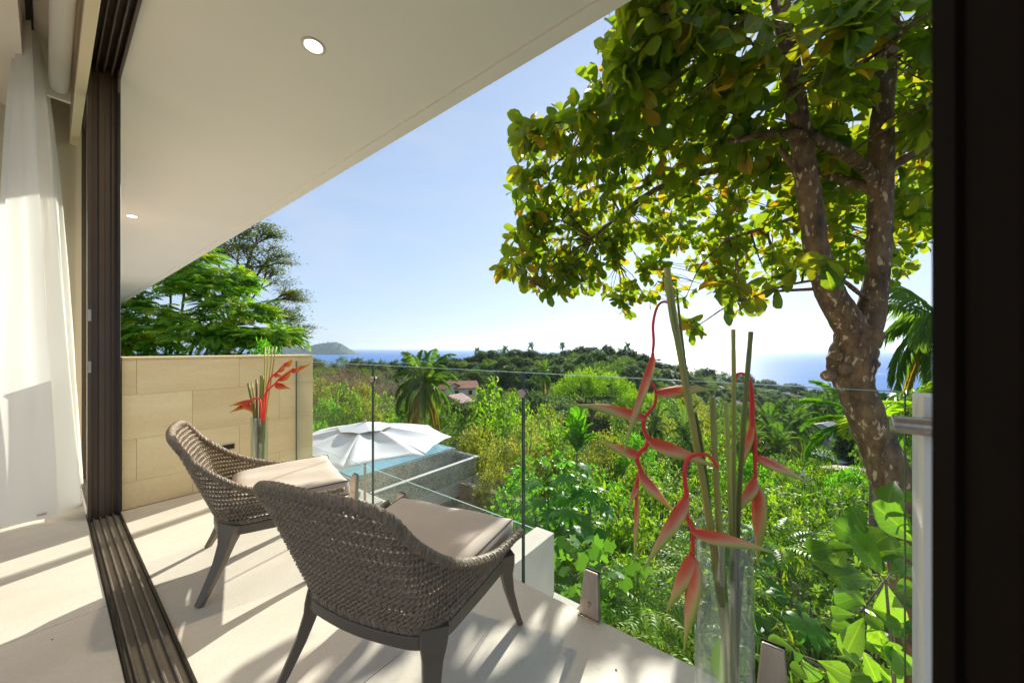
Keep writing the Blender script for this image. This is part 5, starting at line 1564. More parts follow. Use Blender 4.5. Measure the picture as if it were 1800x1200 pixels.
rt2 = [((0,0,5.6),(2.2,2.4,2.4)),((1.8,-.6,4.6),(1.7,1.7,1.4)),((-1.6,.6,4.4),(1.9,1.8,1.5)),((.4,1.4,5.8),(1.5,1.5,1.5))]
rt3 = [((0,0,6.5),(2.0,2.0,3.0)),((.9,.5,5.0),(1.7,1.7,2.2)),((-.9,-.3,4.6),(1.7,1.6,2.2))]
PRO['mid0'] = (tree('mid_tree', 8, rt1, 130, 22, .30, .34, .19, T_DIAMOND, 'mid', .17), 8, 7)
PRO['mid1'] = (tree('mid_tree', 8, rt2, 130, 22, .30, .34, .19, T_DIAMOND, 'mid', .17), 8, 7)
PRO['olive0'] = (tree('olive_tree', 8, rt2, 140, 22, .28, .28, .15, T_DIAMOND, 'olive', .15), 8, 7)
PRO['olive1'] = (tree('olive_tree', 8, rt1, 140, 22, .28, .28, .15, T_DIAMOND, 'olive', .15), 8, 7)
PRO['dark0'] = (tree('forest_tree', 8, rt1, 150, 20, .36, .56, .40, T_DIAMOND, 'dark', .18), 8, 7)
PRO['dark1'] = (tree('forest_tree', 9.5, rt3, 150, 20, .36, .56, .40, T_DIAMOND, 'dark', .18), 9.5, 5.4)
PRO['dark2'] = (tree('forest_tree', 8, rt2, 150, 20, .36, .56, .40, T_DIAMOND, 'dark', .18), 8, 7)
PRO['brightree0'] = (tree('bright_tree', 8, rt1, 150, 22, .27, .32, .16, T_DIAMOND, 'lance', .15), 8, 7)
PRO['brightree1'] = (tree('bright_tree', 8, rt2, 150, 22, .27, .32, .16, T_DIAMOND, 'bright', .15), 8, 7)
fl = [((0,0,6.0),(4.4,4.4,1.1)),((1.8,1.0,6.3),(2.6,2.4,.9)),((-2.0,-.8,6.1),(2.6,2.6,1.0)),((0.4,-1.6,6.4),(2.3,2.3,.9)),((-.5,.9,6.8),(2.2,2.2,.7))]
PRO['umbrella'] = (tree('umbrella_tree', 7.4, fl, 300, 26, .20, .20, .09, T_DIAMOND, 'lime', .20, 0.1, -0.35), 7.4, 9.6)
PRO['pink'] = (tree('dry_pink_tree', 8, rt2, 120, 20, .36, .22, .14, T_DIAMOND, 'pink', .15), 8, 7)
PRO['grey'] = (tree('dry_grey_tree', 8, rt1, 120, 20, .36, .22, .14, T_DIAMOND, 'grey', .15), 8, 7)
cands = [((dx, dy, hh-1.4), (.42, .42, 1.5)) for dx, dy, hh in ((0,0,4.4),(.9,.2,4.1),(-.9,.1,3.9),(.4,.9,4.2),(-.5,-.8,3.9),(1.5,-.5,3.5),(-1.6,.4,3.4),(.7,-.9,3.7),(-.2,.5,4.0))] + [((0,0,1.6),(1.7,1.6,1.3))]
PRO['candle'] = (tree('column_shrub', 4.5, cands, 240, 16, .14, .19, .13, T_OVATE, 'lime', .07, .6, -.8), 4.5, 3.8)
PRO['frond'] = None

used = {}
def proto(key):
    """first call builds the plant, later calls copy it"""
    if key not in used:
        r = PRO[key][0](); used[key] = r; return r, True
    return used[key], False
NM = {}
def put(key, px, py, t, wpx, label, group=None, rz=None, cat=None, hmin=0.5):
    hN, wN = PRO[key][1], PRO[key][2]
    top = at(px, py, t); gz_ = ground(top.x, top.y)
    hh = max(hmin, top.z-gz_)
    sz = hh/hN; sx = wpx*t/FPX/wN
    sx = min(max(sx, sz*0.45), sz*2.2)
    r, first = proto(key)
    o = r if first else dup(r)
    o.location = (top.x, top.y, gz_); o.rotation_euler = (0, 0, R.uniform(0, 6.28) if rz is None else rz); o.scale = (sx, sx, sz)
    o['label'] = label
    if cat: o['category'] = cat
    if group: o['group'] = group
    elif 'group' in o: del o['group']
    return o

def where(px, band=None):
    for lim, ph in ((560, 'beside the stone wall end'), (655, 'left of the first glass joint'), (705, 'right of the first glass joint'), (765, 'behind the coconut palm'), (830, 'behind the red roofs'), (885, 'behind the column shrub'), (925, 'at the second glass joint'), (985, 'left of the umbrella tree'), (1060, 'behind the umbrella tree'), (1120, 'right of the umbrella tree'),
                    (1165, 'behind the left heliconia'), (1215, 'behind the leaning stalk'), (1265, 'right of the leaning stalk'), (1300, 'behind the pair of tall stalks'), (1345, 'behind the right heliconia'), (1400, 'right of the right heliconia'), (1450, 'above the grey roofed houses'), (1500, 'just left of the spotted trunk'), (1550, 'directly behind the spotted trunk'), (1605, 'just right of the spotted trunk')):
        if px < lim: return ph
    return 'at the white post'
# ================================================================== FOREGROUND SLOPE (4 - 16 m)
G = 'lance leaved bushes on the near slope'
lab = 'bush of narrow drooping leaves on the slope below the terrace glass'
for i, (px, py, t, w) in enumerate([(1160,955,4.6,300),(1290,985,4.3,320),(1420,1010,4.4,300),(1540,1000,4.6,280),(1660,960,4.8,300),
    (1210,900,6.2,260),(1330,880,6.4,270),(1450,900,6.2,260),(1560,880,6.6,260),(1130,905,7.0,200),
    (1180,835,8.8,200),(1280,835,8.6,220),(1380,850,8.4,210),(1480,860,8.8,200),(1590,850,9.0,200),
    (1150,795,12,160),(1240,790,12.5,170),(1330,815,12,160),(1420,835,11.5,150),(1500,845,12,140),(1600,830,12,160)]):
    put('midbush' if i % 5 == 3 else 'lance%d' % (i % 3), px, py, t, w, ('dull green round leaved bush %s' if i % 5 == 3 else 'narrow leaved bush %s').replace('%s', '%s')[:-2] + '%s, %s' % ('close below the terrace' if t < 5 else 'one step down the slope' if t < 7.5 else 'farther down the slope' if t < 10 else 'lowest on the near slope', where(px)), G)
put('drybush', 1350, 930, 5.6, 110, 'dry greyish twiggy bush among the green ones right of the vase')
put('drybush', 1180, 868, 7.8, 90, 'dry greyish twiggy bush behind the thick leaning stalk')
put('drybush', 1470, 868, 7.6, 90, 'dry greyish twiggy bush left of the trunk foot')
put('drybush', 885, 800, 13, 70, 'dry greyish bush below the column shrubs')
put('bright0', 960, 782, 10, 210, 'dense glossy bright green bush left of the hanging heliconias')
put('bright1', 1040, 812, 10.5, 160, 'smaller glossy bush behind the left heliconia bracts')
put('bright1', 905, 842, 9.2, 130, 'low glossy bush above the brown retaining wall')
put('bright0', 930, 872, 7.6, 150, 'glossy bush by the lower glass and parapet')
put('lime0', 1085, 832, 8.2, 130, 'yellow green big leaved bush under the left heliconia')
put('lime0', 1035, 870, 7.4, 120, 'yellow green bush among the star shaped leaves')
put('lime0', 1120, 880, 7.0, 110, 'yellow green bush right of the star shaped leaves')
put('lance1', 1060, 960, 5.4, 200, 'leafy bush under the vine by the first spigot')
put('lance2', 985, 930, 6.0, 170, 'leafy bush beside the concrete parapet')

# star-leaved saplings: each leaf an object
def star_plant(label, h, group):
    lv = []; stems = []
    top = Vector((0.05, 0.03, h))
    stems.append(([Vector((0, 0, -.4)), Vector((0.06, 0, h*.5)), top], 0.035, 0.015))
    for k in range(11):
        a = k*2.4; el = 0.75-0.11*k
        d = Vector((math.cos(a)*math.cos(el), math.sin(a)*math.cos(el), math.sin(el)))
        p0_ = top - Vector((0, 0, 0.04*k)); p1 = p0_ + d*R.uniform(.24, .36)
        stems.append(([p0_, (p0_+p1)/2+Vector((0, 0, .03)), p1], 0.006, 0.004))
        dl = Vector((d.x, d.y, -0.35)); n = Vector((d.x*.35, d.y*.35, 1))
        lv.append((p1-dl.normalized()*0.1, tuple(dl), tuple(n), R.uniform(.34, .44), R.uniform(.36, .46)))
    return big_leaf_plant('star_leaf_sapling', label, 'plant', lv, T_PALMATE, LM['bright'], stems, group)
SG = 'star leaved saplings on the slope'
base_star = None
for i, (px, py, t) in enumerate([(1000,838,7.0),(962,868,7.2),(1012,905,6.4),(945,905,6.9),(1035,880,6.6),(985,945,6.0),(1320,975,5.2),(1395,1085,4.4)]):
    p = at(px, py, t); gz_ = ground(p.x, p.y)
    labs_ = ['tallest star leaved sapling just right of the glass joint', 'star leaved sapling touching the glass joint', 'star leaved sapling above the parapet end', 'low star leaved sapling behind the lower glass', 'star leaved sapling under the longest left bract',
             'lowest star leaved sapling by the parapet corner', 'star leaved sapling behind the vase', 'star leaved sapling near the last spigot']
    if base_star is None: base_star = star_plant(labs_[0], 3.0, SG); o = base_star
    else: o = dup(base_star, label=labs_[i])
    o.location = (p.x, p.y, gz_); o.rotation_euler = (0, 0, i*1.3); o.scale = (1, 1, (p.z-gz_)/3.0)

# lobed vine
lv = []; stems = []
VC = at(1075, 985, 4.6)
vine_pts = [(1030+R.gauss(0, 42)+q*0.35, 940+q, 4.55+R.uniform(-.3, .3)) for q in [R.uniform(0, 150) for _ in range(95)]]
prev = None
for (x, y, t) in sorted(vine_pts, key=lambda q: q[1]):
    p = at(x, y, t)
    n = Vector((R.uniform(-.5, .4), R.uniform(-.8, .1), R.uniform(.4, 1)))
    d = Vector((R.uniform(-1, 1), R.uniform(-.6, .3), R.uniform(-1.0, .1)))
    s = R.uniform(.10, .19)
    lv.append((p, tuple(d.normalized()), tuple(n.normalized()), s, s*1.05))
lv2 = [(tuple(Vector(p)-Vector((VC.x, VC.y, ground(VC.x, VC.y)))), d, n, l, w) for p, d, n, l, w in lv]
for k in range(14):
    a, b = R.choice(lv2)[0], R.choice(lv2)[0]
    stems.append(([Vector(a), (Vector(a)+Vector(b))/2+Vector((0, 0, -.1)), Vector(b)], .005, .003))
LM['vine'] = leaf_mat('vine_leaf', [(0.09,0.20,0.02),(0.06,0.15,0.02),(0.14,0.24,0.02),(0.045,0.12,0.02)], 0.5, 0.42, (1.9,1.9,0.7))
vn = big_leaf_plant('lobed_vine', 'climbing vine with lobed bright leaves below the first spigot', 'vine', lv2, T_LOBED, LM['vine'], stems)
vn.location = (VC.x, VC.y, ground(VC.x, VC.y))

# ferny compound-leaf plants
def fern(label, group):
    root = plant('fern', label, 'fern', group)
    for i in range(11):
        P, D, N, Ls, rp = frond_array((0, 0, .9), i*2.4, R.uniform(.1, .9), R.uniform(.7, 1.0), 1.3, 15, .13, .035, .2, .25)
        V, F = leaf_array(T_LANCE, P, D, N, Ls, .036)
        link('frond', np_mesh('frond', V, F, LM['lance'], np.full(len(V), R.random())), root)
    mb = MB(); mb.tube([(0, 0, -.5), (0, 0, .9)], .02, 6); mb.build('stem', M['bark'], root, local=True)
    return root
FG = 'ferny plants on the slope'
f0 = fern('ferny plant with paired leaflets under the terrace edge left of the vase', FG)
for i, (px, py, t, l) in enumerate([(1130, 1065, 4.2, None), (1175, 1120, 3.8, 'ferny plant right beside the vase foot'), (1080, 1110, 4.1, 'ferny plant between the first spigot and the vase'), (1230, 1010, 4.8, 'ferny plant seen through the vase'), (1370, 960, 5.5, 'ferny plant right of the vase rim')]):
    p = at(px, py, t); o = f0 if i == 0 else dup(f0, label=l)
    o.location = (p.x, p.y, p.z-0.95); o.rotation_euler = (0, 0, i*1.1)
    if i: o.scale = (1.1, 1.1, 1.0)

# cane palm with upright fronds, left of the heliconias
cp = palm('cane_palm', 'clump of upright green palm fronds above the glossy bush', 2.2, (0.1, 0), 17, .95, .26, .045, 26, .05, 0, .1, 1.5, .6, .9, mt='bright')
p = at(1010, 795, 13.5); gz_ = ground(p.x, p.y); cp.location = (p.x, p.y, gz_); cp.scale = (1, 1, max(.6, (p.z-gz_)/2.2))
# coconut palm behind the parasol
ck = palm('coconut_palm', 'coconut palm with drooping yellowing fronds behind the parasol', 5.0, (-.2, .15), 20, 2.35, .62, .05, 34, .14, 6, .75, 1.35, -.35, 1.9)
p = at(745, 676, 21); gz_ = ground(p.x, p.y); ck.location = (p.x, p.y, gz_); ck.scale = (1, 1, (p.z-gz_)/5.0)
# mid-distance palms
for i, (px, py, t, s, l) in enumerate([(1345, 748, 62, 2.0, 'left one of the two stout palms in the hazy valley'), (1393, 752, 60, 2.0, 'right one of the two stout palms in the hazy valley'), (1318, 790, 38, 1.25, 'palm with pale fronds below the stout palm pair'), (1372, 790, 36, 1.1, 'shorter palm beside the pale palm below the pair'), (1438, 722, 110, 2.2, 'far palm near the grey roofed house'), (1462, 716, 112, 2.2, 'far palm just left of the tree trunk'), (1205, 772, 24, .6, 'small palm behind the thick cut stalk'), (1150, 752, 28, .6, 'small palm behind the central bracts'), (955, 660, 105, 1.5, 'tall palm left of the umbrella shaped tree')]):
    if i == 0: mp_ = palm('valley_palm', l, 4.0, (.2, .1), 22, 2.4, .55, .06, 22, .2, 3, .35, 1.3, -.5, 1.6, group='palms in the valley'); o = mp_
    else: o = dup(mp_, label=l)
    p = at(px, py, t); gz_ = ground(p.x, p.y); o.location = (p.x, p.y, gz_); o.rotation_euler = (0, 0, i*.7); o.scale = (s, s, max(.3, (p.z-gz_)/4.0))
# dark palm hanging behind the trunk at right
dp = palm('dark_palm', 'dark palm with hanging fronds behind the trunk at the right edge', 6.0, (0, 0), 16, 2.2, .62, .055, 34, .13, 2, 1.0, 0.9, -.6, 1.7)
p = at(1650, 560, 10.5); gz_ = ground(p.x, p.y); dp.location = (p.x, p.y, gz_); dp.scale = (1, 1, (p.z-gz_)/6.0)
# bright palm-like fronds flanking the trunk
bp_ = palm('feather_palm', 'bright feathery fronds on both sides of the trunk at mid height', 4.0, (0, 0), 13, 1.15, .30, .06, 22, .06, 0, .3, .8, -.1, 1.1, mt='flame')
p = at(1535, 745, 6.0); gz_ = ground(p.x, p.y); bp_.location = (p.x, p.y, gz_); bp_.scale = (1, 1, (p.z-gz_)/4.0)

# ================================================================== LEFT TREES BEHIND THE STONE WALL
def feather_tree(name, label, centers, nfr, flen, lln, lwd, mt, trunk_to):
    root = plant(name, label, 'tree')
    VV = []; FF = []; TI = []; nv = 0
    for i in range(nfr):
        c, rad = centers[R.randrange(len(centers))]
        d = rand_dirs(1, -.35)[0]
        p = np.array(c) + d*np.array(rad)*R.uniform(.6, 1)
        az = math.atan2(d[1], d[0]) + R.uniform(-.7, .7)
        P, D, N, Ls, rp = frond_array(p, az, R.uniform(-.1, .6), flen*R.uniform(.7, 1.15), 1.1, 11, lln, lwd, .15, .3)
        V, F = leaf_array(T_LANCE, P, D, N, Ls, lwd)
        VV.append(V); FF.append(F+nv); nv += len(V); TI.append(np.full(len(V), R.random()))
    o = link('crown', np_mesh('crown', np.concatenate(VV), np.concatenate(FF), LM[mt], np.concatenate(TI)), root); o['kind'] = 'stuff'
    mb = MB()
    for c, rad in centers:
        mb.tube(smooth_path([(0, 0, -.5), (c[0]*.3, c[1]*.3, c[2]*.45), c], 4), list(np.linspace(.16, .04, 9)), 7)
    mb.build('trunk', M['bark'], root, smooth=True, local=True)
    return root
pb = at(300, 640, 19.0); gz_ = ground(pb.x, pb.y)
def rel(px, py, t): q = at(px, py, t); return (q.x-pb.x, q.y-pb.y, q.z-gz_)
cs = [(rel(x, y, t), (r, r, r*0.75)) for x, y, t, r in ((235, 560, 18.5, 1.5), (300, 500, 19.5, 1.5), (365, 515, 19, 1.3), (420, 555, 19, 1.2), (290, 590, 17.5, 1.7), (225, 605, 18, 1.6), (370, 600, 18, 1.7), (165, 530, 19.5, 1.7), (240, 480, 20.5, 1.6), (330, 460, 20.5, 1.3), (440, 600, 18.5, 1.0), (250, 660, 17.5, 1.7), (350, 660, 17.5, 1.7), (430, 655, 18, 1.3), (165, 620, 18, 1.8), (190, 680, 18, 1.7), (475, 598, 18.5, .9), (400, 495, 20, 1.0))]
ft = feather_tree('feathery_tree', 'lush green tree with feathery fronds filling the view behind the stone wall', cs, 2300, 1.25, .36, .10, 'flame', None)
ft.location = (pb.x, pb.y, gz_)
LM['airy'] = leaf_mat('airy_leaf', [(0.05,0.09,0.015),(0.08,0.13,0.02),(0.12,0.15,0.02),(0.14,0.09,0.03)], 0.4, 0.45, (1.7,1.8,0.8))
def airy_tree():
    base = at(390, 640, 27); g0 = ground(base.x, base.y)
    root = thing('airy_tree', 'tall airy tree with thin dark branches and sparse leaf sprays left of the sky', 'tree', (base.x, base.y, g0))
    mb = MB(); tips = []
    def grow(p, d, L_, r, lvl):
        q = p + d*L_
        m_ = (p+q)/2 + Vector((R.uniform(-1, 1), R.uniform(-1, 1), R.uniform(-.5, .5)))*L_*.08
        mb.tube([p, m_, q], [r, r*.85, r*.7], 6 if lvl < 2 else 4, caps=False)
        if lvl >= 5 or r < .009:
            tips.append(q); return
        for k in range(3 if lvl < 4 else 2):
            nd = (d + Vector((R.gauss(0, .55), R.gauss(0, .55), R.gauss(0, .25)+(.05 if lvl < 2 else -.05)))).normalized()
            nd.z = max(nd.z, -.15)
            grow(p.lerp(q, R.uniform(.55, 1)), nd, L_*R.uniform(.62, .8), r*.62, lvl+1)
    def at17(x, y, t=27): return at(x, y, t)
    top = [(400, 560), (385, 480), (430, 470)]
    s = Vector((base.x, base.y, g0-.5)); e = at17(405, 575)
    mb.tube([s, (s+e)/2, e], [.34, .3, .22], 9)
    for (x, y, t) in ((345, 480, 27), (385, 465, 28), (430, 475, 26), (455, 510, 27), (470, 555, 26), (485, 585, 25.5), (330, 510, 28), (420, 440, 28), (445, 435, 26), (475, 530, 27), (460, 470, 26.5)):
        q = at17(x, y, t); d = (q-e); L_ = d.length
        mb.tube([e, (e+q)/2+Vector((0, 0, .1)), q], [.12, .09, .06], 6, caps=False)
        for k in range(5):
            nd = (d.normalized() + Vector((R.gauss(0, .5), R.gauss(0, .5), R.gauss(.0, .35)))).normalized()
            grow(q, nd, 1.0, .06, 2)
    mb.build('trunk', M['bark'], root, smooth=True)
    TP = np.array([tuple(t_) for t_ in tips])
    per = 15
    P = np.repeat(TP, per, 0) + NR.normal(size=(len(TP)*per, 3))*np.array((.38, .38, .08))
    d = norm(NR.normal(size=P.shape)*np.array((1, 1, .3))); n = norm(np.array((0, 0, 1.0)) + NR.normal(size=P.shape)*.4)
    V, F = leaf_array(T_DIAMOND, P, d, n, NR.uniform(.12, .22, len(P)), .085)
    o = link('crown', np_mesh('crown', V, F, LM['airy'], np.repeat(np.repeat(NR.random(len(TP)), per), 4)), root, False); o['kind'] = 'stuff'
airy_tree()
put('brightree1', 470, 600, 13, 90, 'rounded bright tree just left of the small vase canes')

# ================================================================== MID VALLEY
G2 = None
put('candle', 862, 662, 25, 120, 'yellow green shrub of upright candle shaped columns left of the glass joint')
put('candle', 905, 690, 24, 90, 'smaller yellow green column shrub behind the glass joint')
put('candle', 955, 712, 20, 80, 'yellowing column shrub right of the glass joint')
put('umbrella', 1040, 652, 46, 155, 'wide umbrella shaped light green tree in the middle of the valley')
put('umbrella', 1120, 690, 40, 90, 'small flat crowned tree right of the umbrella tree')
put('olive0', 842, 742, 16, 110, 'olive green bush right of the pool corner')
put('olive1', 885, 768, 14.5, 110, 'olive yellow bush between pool and glass joint')
put('olive0', 820, 770, 15.5, 80, 'low olive bush at the parasol edge')
put('olive1', 925, 742, 17, 100, 'olive bush right of the glass joint')
put('olive0', 870, 815, 12.5, 90, 'olive bush below the pool corner')
put('mid0', 800, 742, 24, 90, 'dull green bush between the coconut palm and column shrub')
put('brightree0', 600, 672, 19, 85, 'bright green papaya like tree left of the first glass joint')
put('brightree1', 575, 700, 17, 70, 'bright leafy tree by the end of the stone wall')
put('brightree0', 660, 690, 22, 90, 'bright tree behind the first glass joint')
put('brightree1', 690, 735, 17, 70, 'low bright bush above the parasol top')
put('olive1', 640, 700, 20, 80, 'olive toned tree at the first glass joint')
put('brightree1', 560, 740, 14, 60, 'low leafy bush at the wall end beside the parasol')
put('mid1', 720, 690, 27, 90, 'green tree left of the coconut palm')
put('mid0', 770, 700, 30, 80, 'green tree right of the coconut palm trunk')
for (px, py, t, w, k, l) in ((610, 645, 60, 90, 'pink', 'dusty pink dry tree below the far headland'), (575, 650, 65, 60, 'pink', 'reddish dry tree by the end of the stone wall'), (650, 655, 55, 80, 'pink', 'dusty pink tree left of the glass clamp'), (690, 648, 60, 80, 'grey', 'bare greyish brown tree right of the first clamp'), (720, 660, 52, 60, 'grey', 'bare greyish tree left of the coconut palm crown'), (635, 670, 42, 70, 'olive0', 'olive brown tree under the pink trees'), (680, 680, 40, 70, 'grey', 'greyish tree under the brown trees'), (560, 665, 48, 60, 'olive1', 'olive tree beside the stone wall end')):
    put(k, px, py, t, w, l)
# trees between 18 and 60 m right of the joint
G3 = 'trees on the middle slope'
L3 = {'mid0': 'mid green rounded tree on the middle slope', 'mid1': 'mid green rounded tree on the middle slope', 'olive0': 'olive toned rounded tree on the middle slope', 'olive1': 'olive toned rounded tree on the middle slope', 'brightree0': 'bright green rounded tree on the middle slope', 'brightree1': 'bright green rounded tree on the middle slope', 'grey': 'dry greyish tree on the middle slope'}
for (px, py, t, w, k) in [(980,752,19,110,'brightree0'),(1065,755,20,110,'olive0'),(1120,762,19,100,'brightree1'),(1180,765,22,100,'mid0'),(1250,765,24,110,'brightree0'),(1310,800,20,120,'brightree1'),(1400,815,20,110,'brightree0'),(1490,820,18,110,'brightree1'),(1590,800,18,120,'mid0'),
    (960,712,34,90,'olive1'),(1100,722,30,100,'mid1'),(1160,722,34,90,'olive0'),(1215,728,36,100,'olive1'),(1270,742,38,90,'mid0'),(1320,768,40,80,'grey'),(1420,800,30,80,'mid1'),(1370,800,30,80,'mid0'),(1460,815,28,60,'brightree0'),(1530,780,26,90,'mid1'),(1600,760,30,100,'mid0'),
    (900,690,55,70,'mid1'),(940,690,60,70,'dark0'),(1130,700,52,80,'olive0'),(1180,702,56,80,'mid0'),(1235,712,58,80,'olive1'),(1290,722,66,70,'mid1'),(1420,762,64,60,'mid0'),(1450,785,58,50,'mid1'),(1495,745,60,60,'dark0'),(1560,722,50,90,'dark2'),(1610,712,48,90,'dark0'),
    (1170,690,80,70,'mid1'),(1215,690,85,70,'olive0'),(1265,700,90,70,'mid0'),(1310,712,95,60,'dark2'),(1365,722,100,60,'mid1'),(1410,742,90,50,'dark0'),(1480,735,95,40,'mid0'),(1520,720,100,50,'dark0')]:
    put(k, px, py, t, w, L3.get(k, 'dark green tree on the middle slope').replace(' on the middle slope', (' low on the middle slope, ' if t < 26 else ' halfway down the middle slope, ' if t < 50 else ' far down the middle slope, ') + where(px)), G3)
# ridge trees
G4 = 'dark trees along the far ridge'
prof = [(545,628),(600,627),(640,632),(690,634),(735,640),(760,630),(800,622),(850,618),(890,613),(930,612),(965,616),(1000,608),(1040,603),(1085,605),(1115,610),(1140,624),(1180,634),(1230,645),(1290,655),(1350,668),(1420,680),(1480,690),(1560,692),(1620,680)]
def sky_y(x): return float(np.interp(x, [p[0] for p in prof], [p[1] for p in prof]))
for row, (dt, dy) in enumerate(((0, 0), (-30, 14), (-55, 30))):
    x = 550 + row*9
    while x < 1640:
        tb = 195 if x < 1150 else 195+min(160, (x-1150)*0.75)
        if x < 740: tb = 150
        if x > 1540: tb = 190
        t = tb + dt + R.uniform(-8, 8)
        y = sky_y(x) + dy + R.uniform(-3, 7) + (0 if x < 1150 else row*4)
        w = R.uniform(26, 44)
        k = R.choice(('dark0', 'dark1', 'dark2', 'dark0', 'mid1', 'dark2') if row == 0 else ('dark0', 'dark1', 'dark2', 'mid0'))
        put(k, x, y, t, w, ('dark rounded tree ' if k != 'dark1' and k.startswith('dark') else 'dark tall oval tree ' if k == 'dark1' else 'mid green tree ') + ('on the skyline, ' if row == 0 else 'below the skyline, ' if row == 1 else 'low on the ridge, ') + where(x), G4, hmin=4)
        x += w*0.62
ridge_palm = None
for i, x in enumerate((768, 838, 934, 990, 1104, 888)):
    p = at(x, sky_y(x)-R.uniform(0, 5), 190)
    if ridge_palm is None: ridge_palm = palm('ridge_palm', 'small dark palm standing above the ridge skyline', 9.0, (.4, .2), 15, 2.7, 0.9, .24, 14, .15, 0, .5, 1.2, -.4, 1.5, mt='dark', group='palms on the ridge skyline'); o = ridge_palm
    else: o = dup(ridge_palm)
    o['label'] = 'small dark palm above the ridge skyline, ' + where(x)
    gz_ = ground(p.x, p.y); o.location = (p.x, p.y, gz_); o.rotation_euler = (0, 0, i); o.scale = (1, 1, max(.5, (p.z-gz_)/9.0))

# far wood filling the valley floor and hillsides: one mass of instanced trees
pts = []; sc_ = []
while len(pts) < 2600:
    px = R.uniform(420, 1800); t = math.exp(R.uniform(math.log(26), math.log(560)))
    if t > 230 and px < 1130: continue
    if t < 45 and R.random() < .45: continue
    p = at(px, 612, t); z = ground(p.x, p.y)
    if z < -82: continue
    # keep the roofs in view
    v = (H-(z+6))/t*FPX+612
    pts.append((p.x, p.y, z-0.4)); 
    hmax = 9.0 if t > 60 else 5.0
    if t > 130 and px < 1150:      # stay under the ridge skyline
        hmax = min(9.0, at(px, sky_y(px)+3, t).z - z)
        if hmax < 3: pts.pop(); continue
    if px >= 1150 and t > 90:
        hmax = min(9.0, at(px, sky_y(px)+4, t).z - z)
        if hmax < 2.5: pts.pop(); continue
    sc_.append(hmax/8.0*R.uniform(.6, 1.0))
HOUSE_KEEP = []
src_col = bpy.data.collections.new('far_tree_sources')
for k in ('dark0', 'dark2', 'mid0', 'mid1', 'olive0'):
    r, _ = proto(k)
    for ch in r.children:
        if ch.name.startswith('crown'):
            c = ch.copy(); c.parent = None; c.location = (0, 0, 0); src_col.objects.link(c)
def far_wood():
    me = bpy.data.meshes.new('far_wood'); me.from_pydata(pts, [], []); me.update()
    a = me.attributes.new('size', 'FLOAT', 'POINT'); a.data.foreach_set('value', sc_)
    a = me.attributes.new('spin', 'FLOAT_VECTOR', 'POINT'); a.data.foreach_set('vector', [c for _ in pts for c in (0, 0, R.uniform(0, 6.28))])
    a = me.attributes.new('kind_index', 'INT', 'POINT'); a.data.foreach_set('value', [R.choice((0, 0, 1, 1, 2, 3, 4)) for _ in pts])
    o = bpy.data.objects.new('far_wood', me); COL.objects.link(o); prop(o, 'dense wood of mixed green trees covering the valley and hillsides', 'wood', None, 'stuff')
    ng = bpy.data.node_groups.new('far_wood', 'GeometryNodeTree')
    ng.interface.new_socket('Geometry', in_out='INPUT', socket_type='NodeSocketGeometry'); ng.interface.new_socket('Geometry', in_out='OUTPUT', socket_type='NodeSocketGeometry')
    N = ng.nodes; L = ng.links.new
    gi = N.new('NodeGroupInput'); go = N.new('NodeGroupOutput')
    ip = N.new('GeometryNodeInstanceOnPoints'); ci_ = N.new('GeometryNodeCollectionInfo')
    ci_.inputs['Collection'].default_value = src_col; ci_.inputs['Separate Children'].default_value = True; ci_.inputs['Reset Children'].default_value = True
    def attr(n, ty):
        q = N.new('GeometryNodeInputNamedAttribute'); q.data_type = ty; q.inputs['Name'].default_value = n; return q.outputs['Attribute']
    ip.inputs['Pick Instance'].default_value = True
    L(gi.outputs[0], ip.inputs['Points']); L(ci_.outputs[0], ip.inputs['Instance'])
    L(attr('kind_index', 'INT'), ip.inputs['Instance Index']); L(attr('size', 'FLOAT'), ip.inputs['Scale'])
    e2r = N.new('FunctionNodeEulerToRotation'); L(attr('spin', 'FLOAT_VECTOR'), e2r.inputs[0]); L(e2r.outputs[0], ip.inputs['Rotation'])
    L(ip.outputs[0], go.inputs[0])
    m_ = o.modifiers.new('wood', 'NODES'); m_.node_group = ng
far_wood()

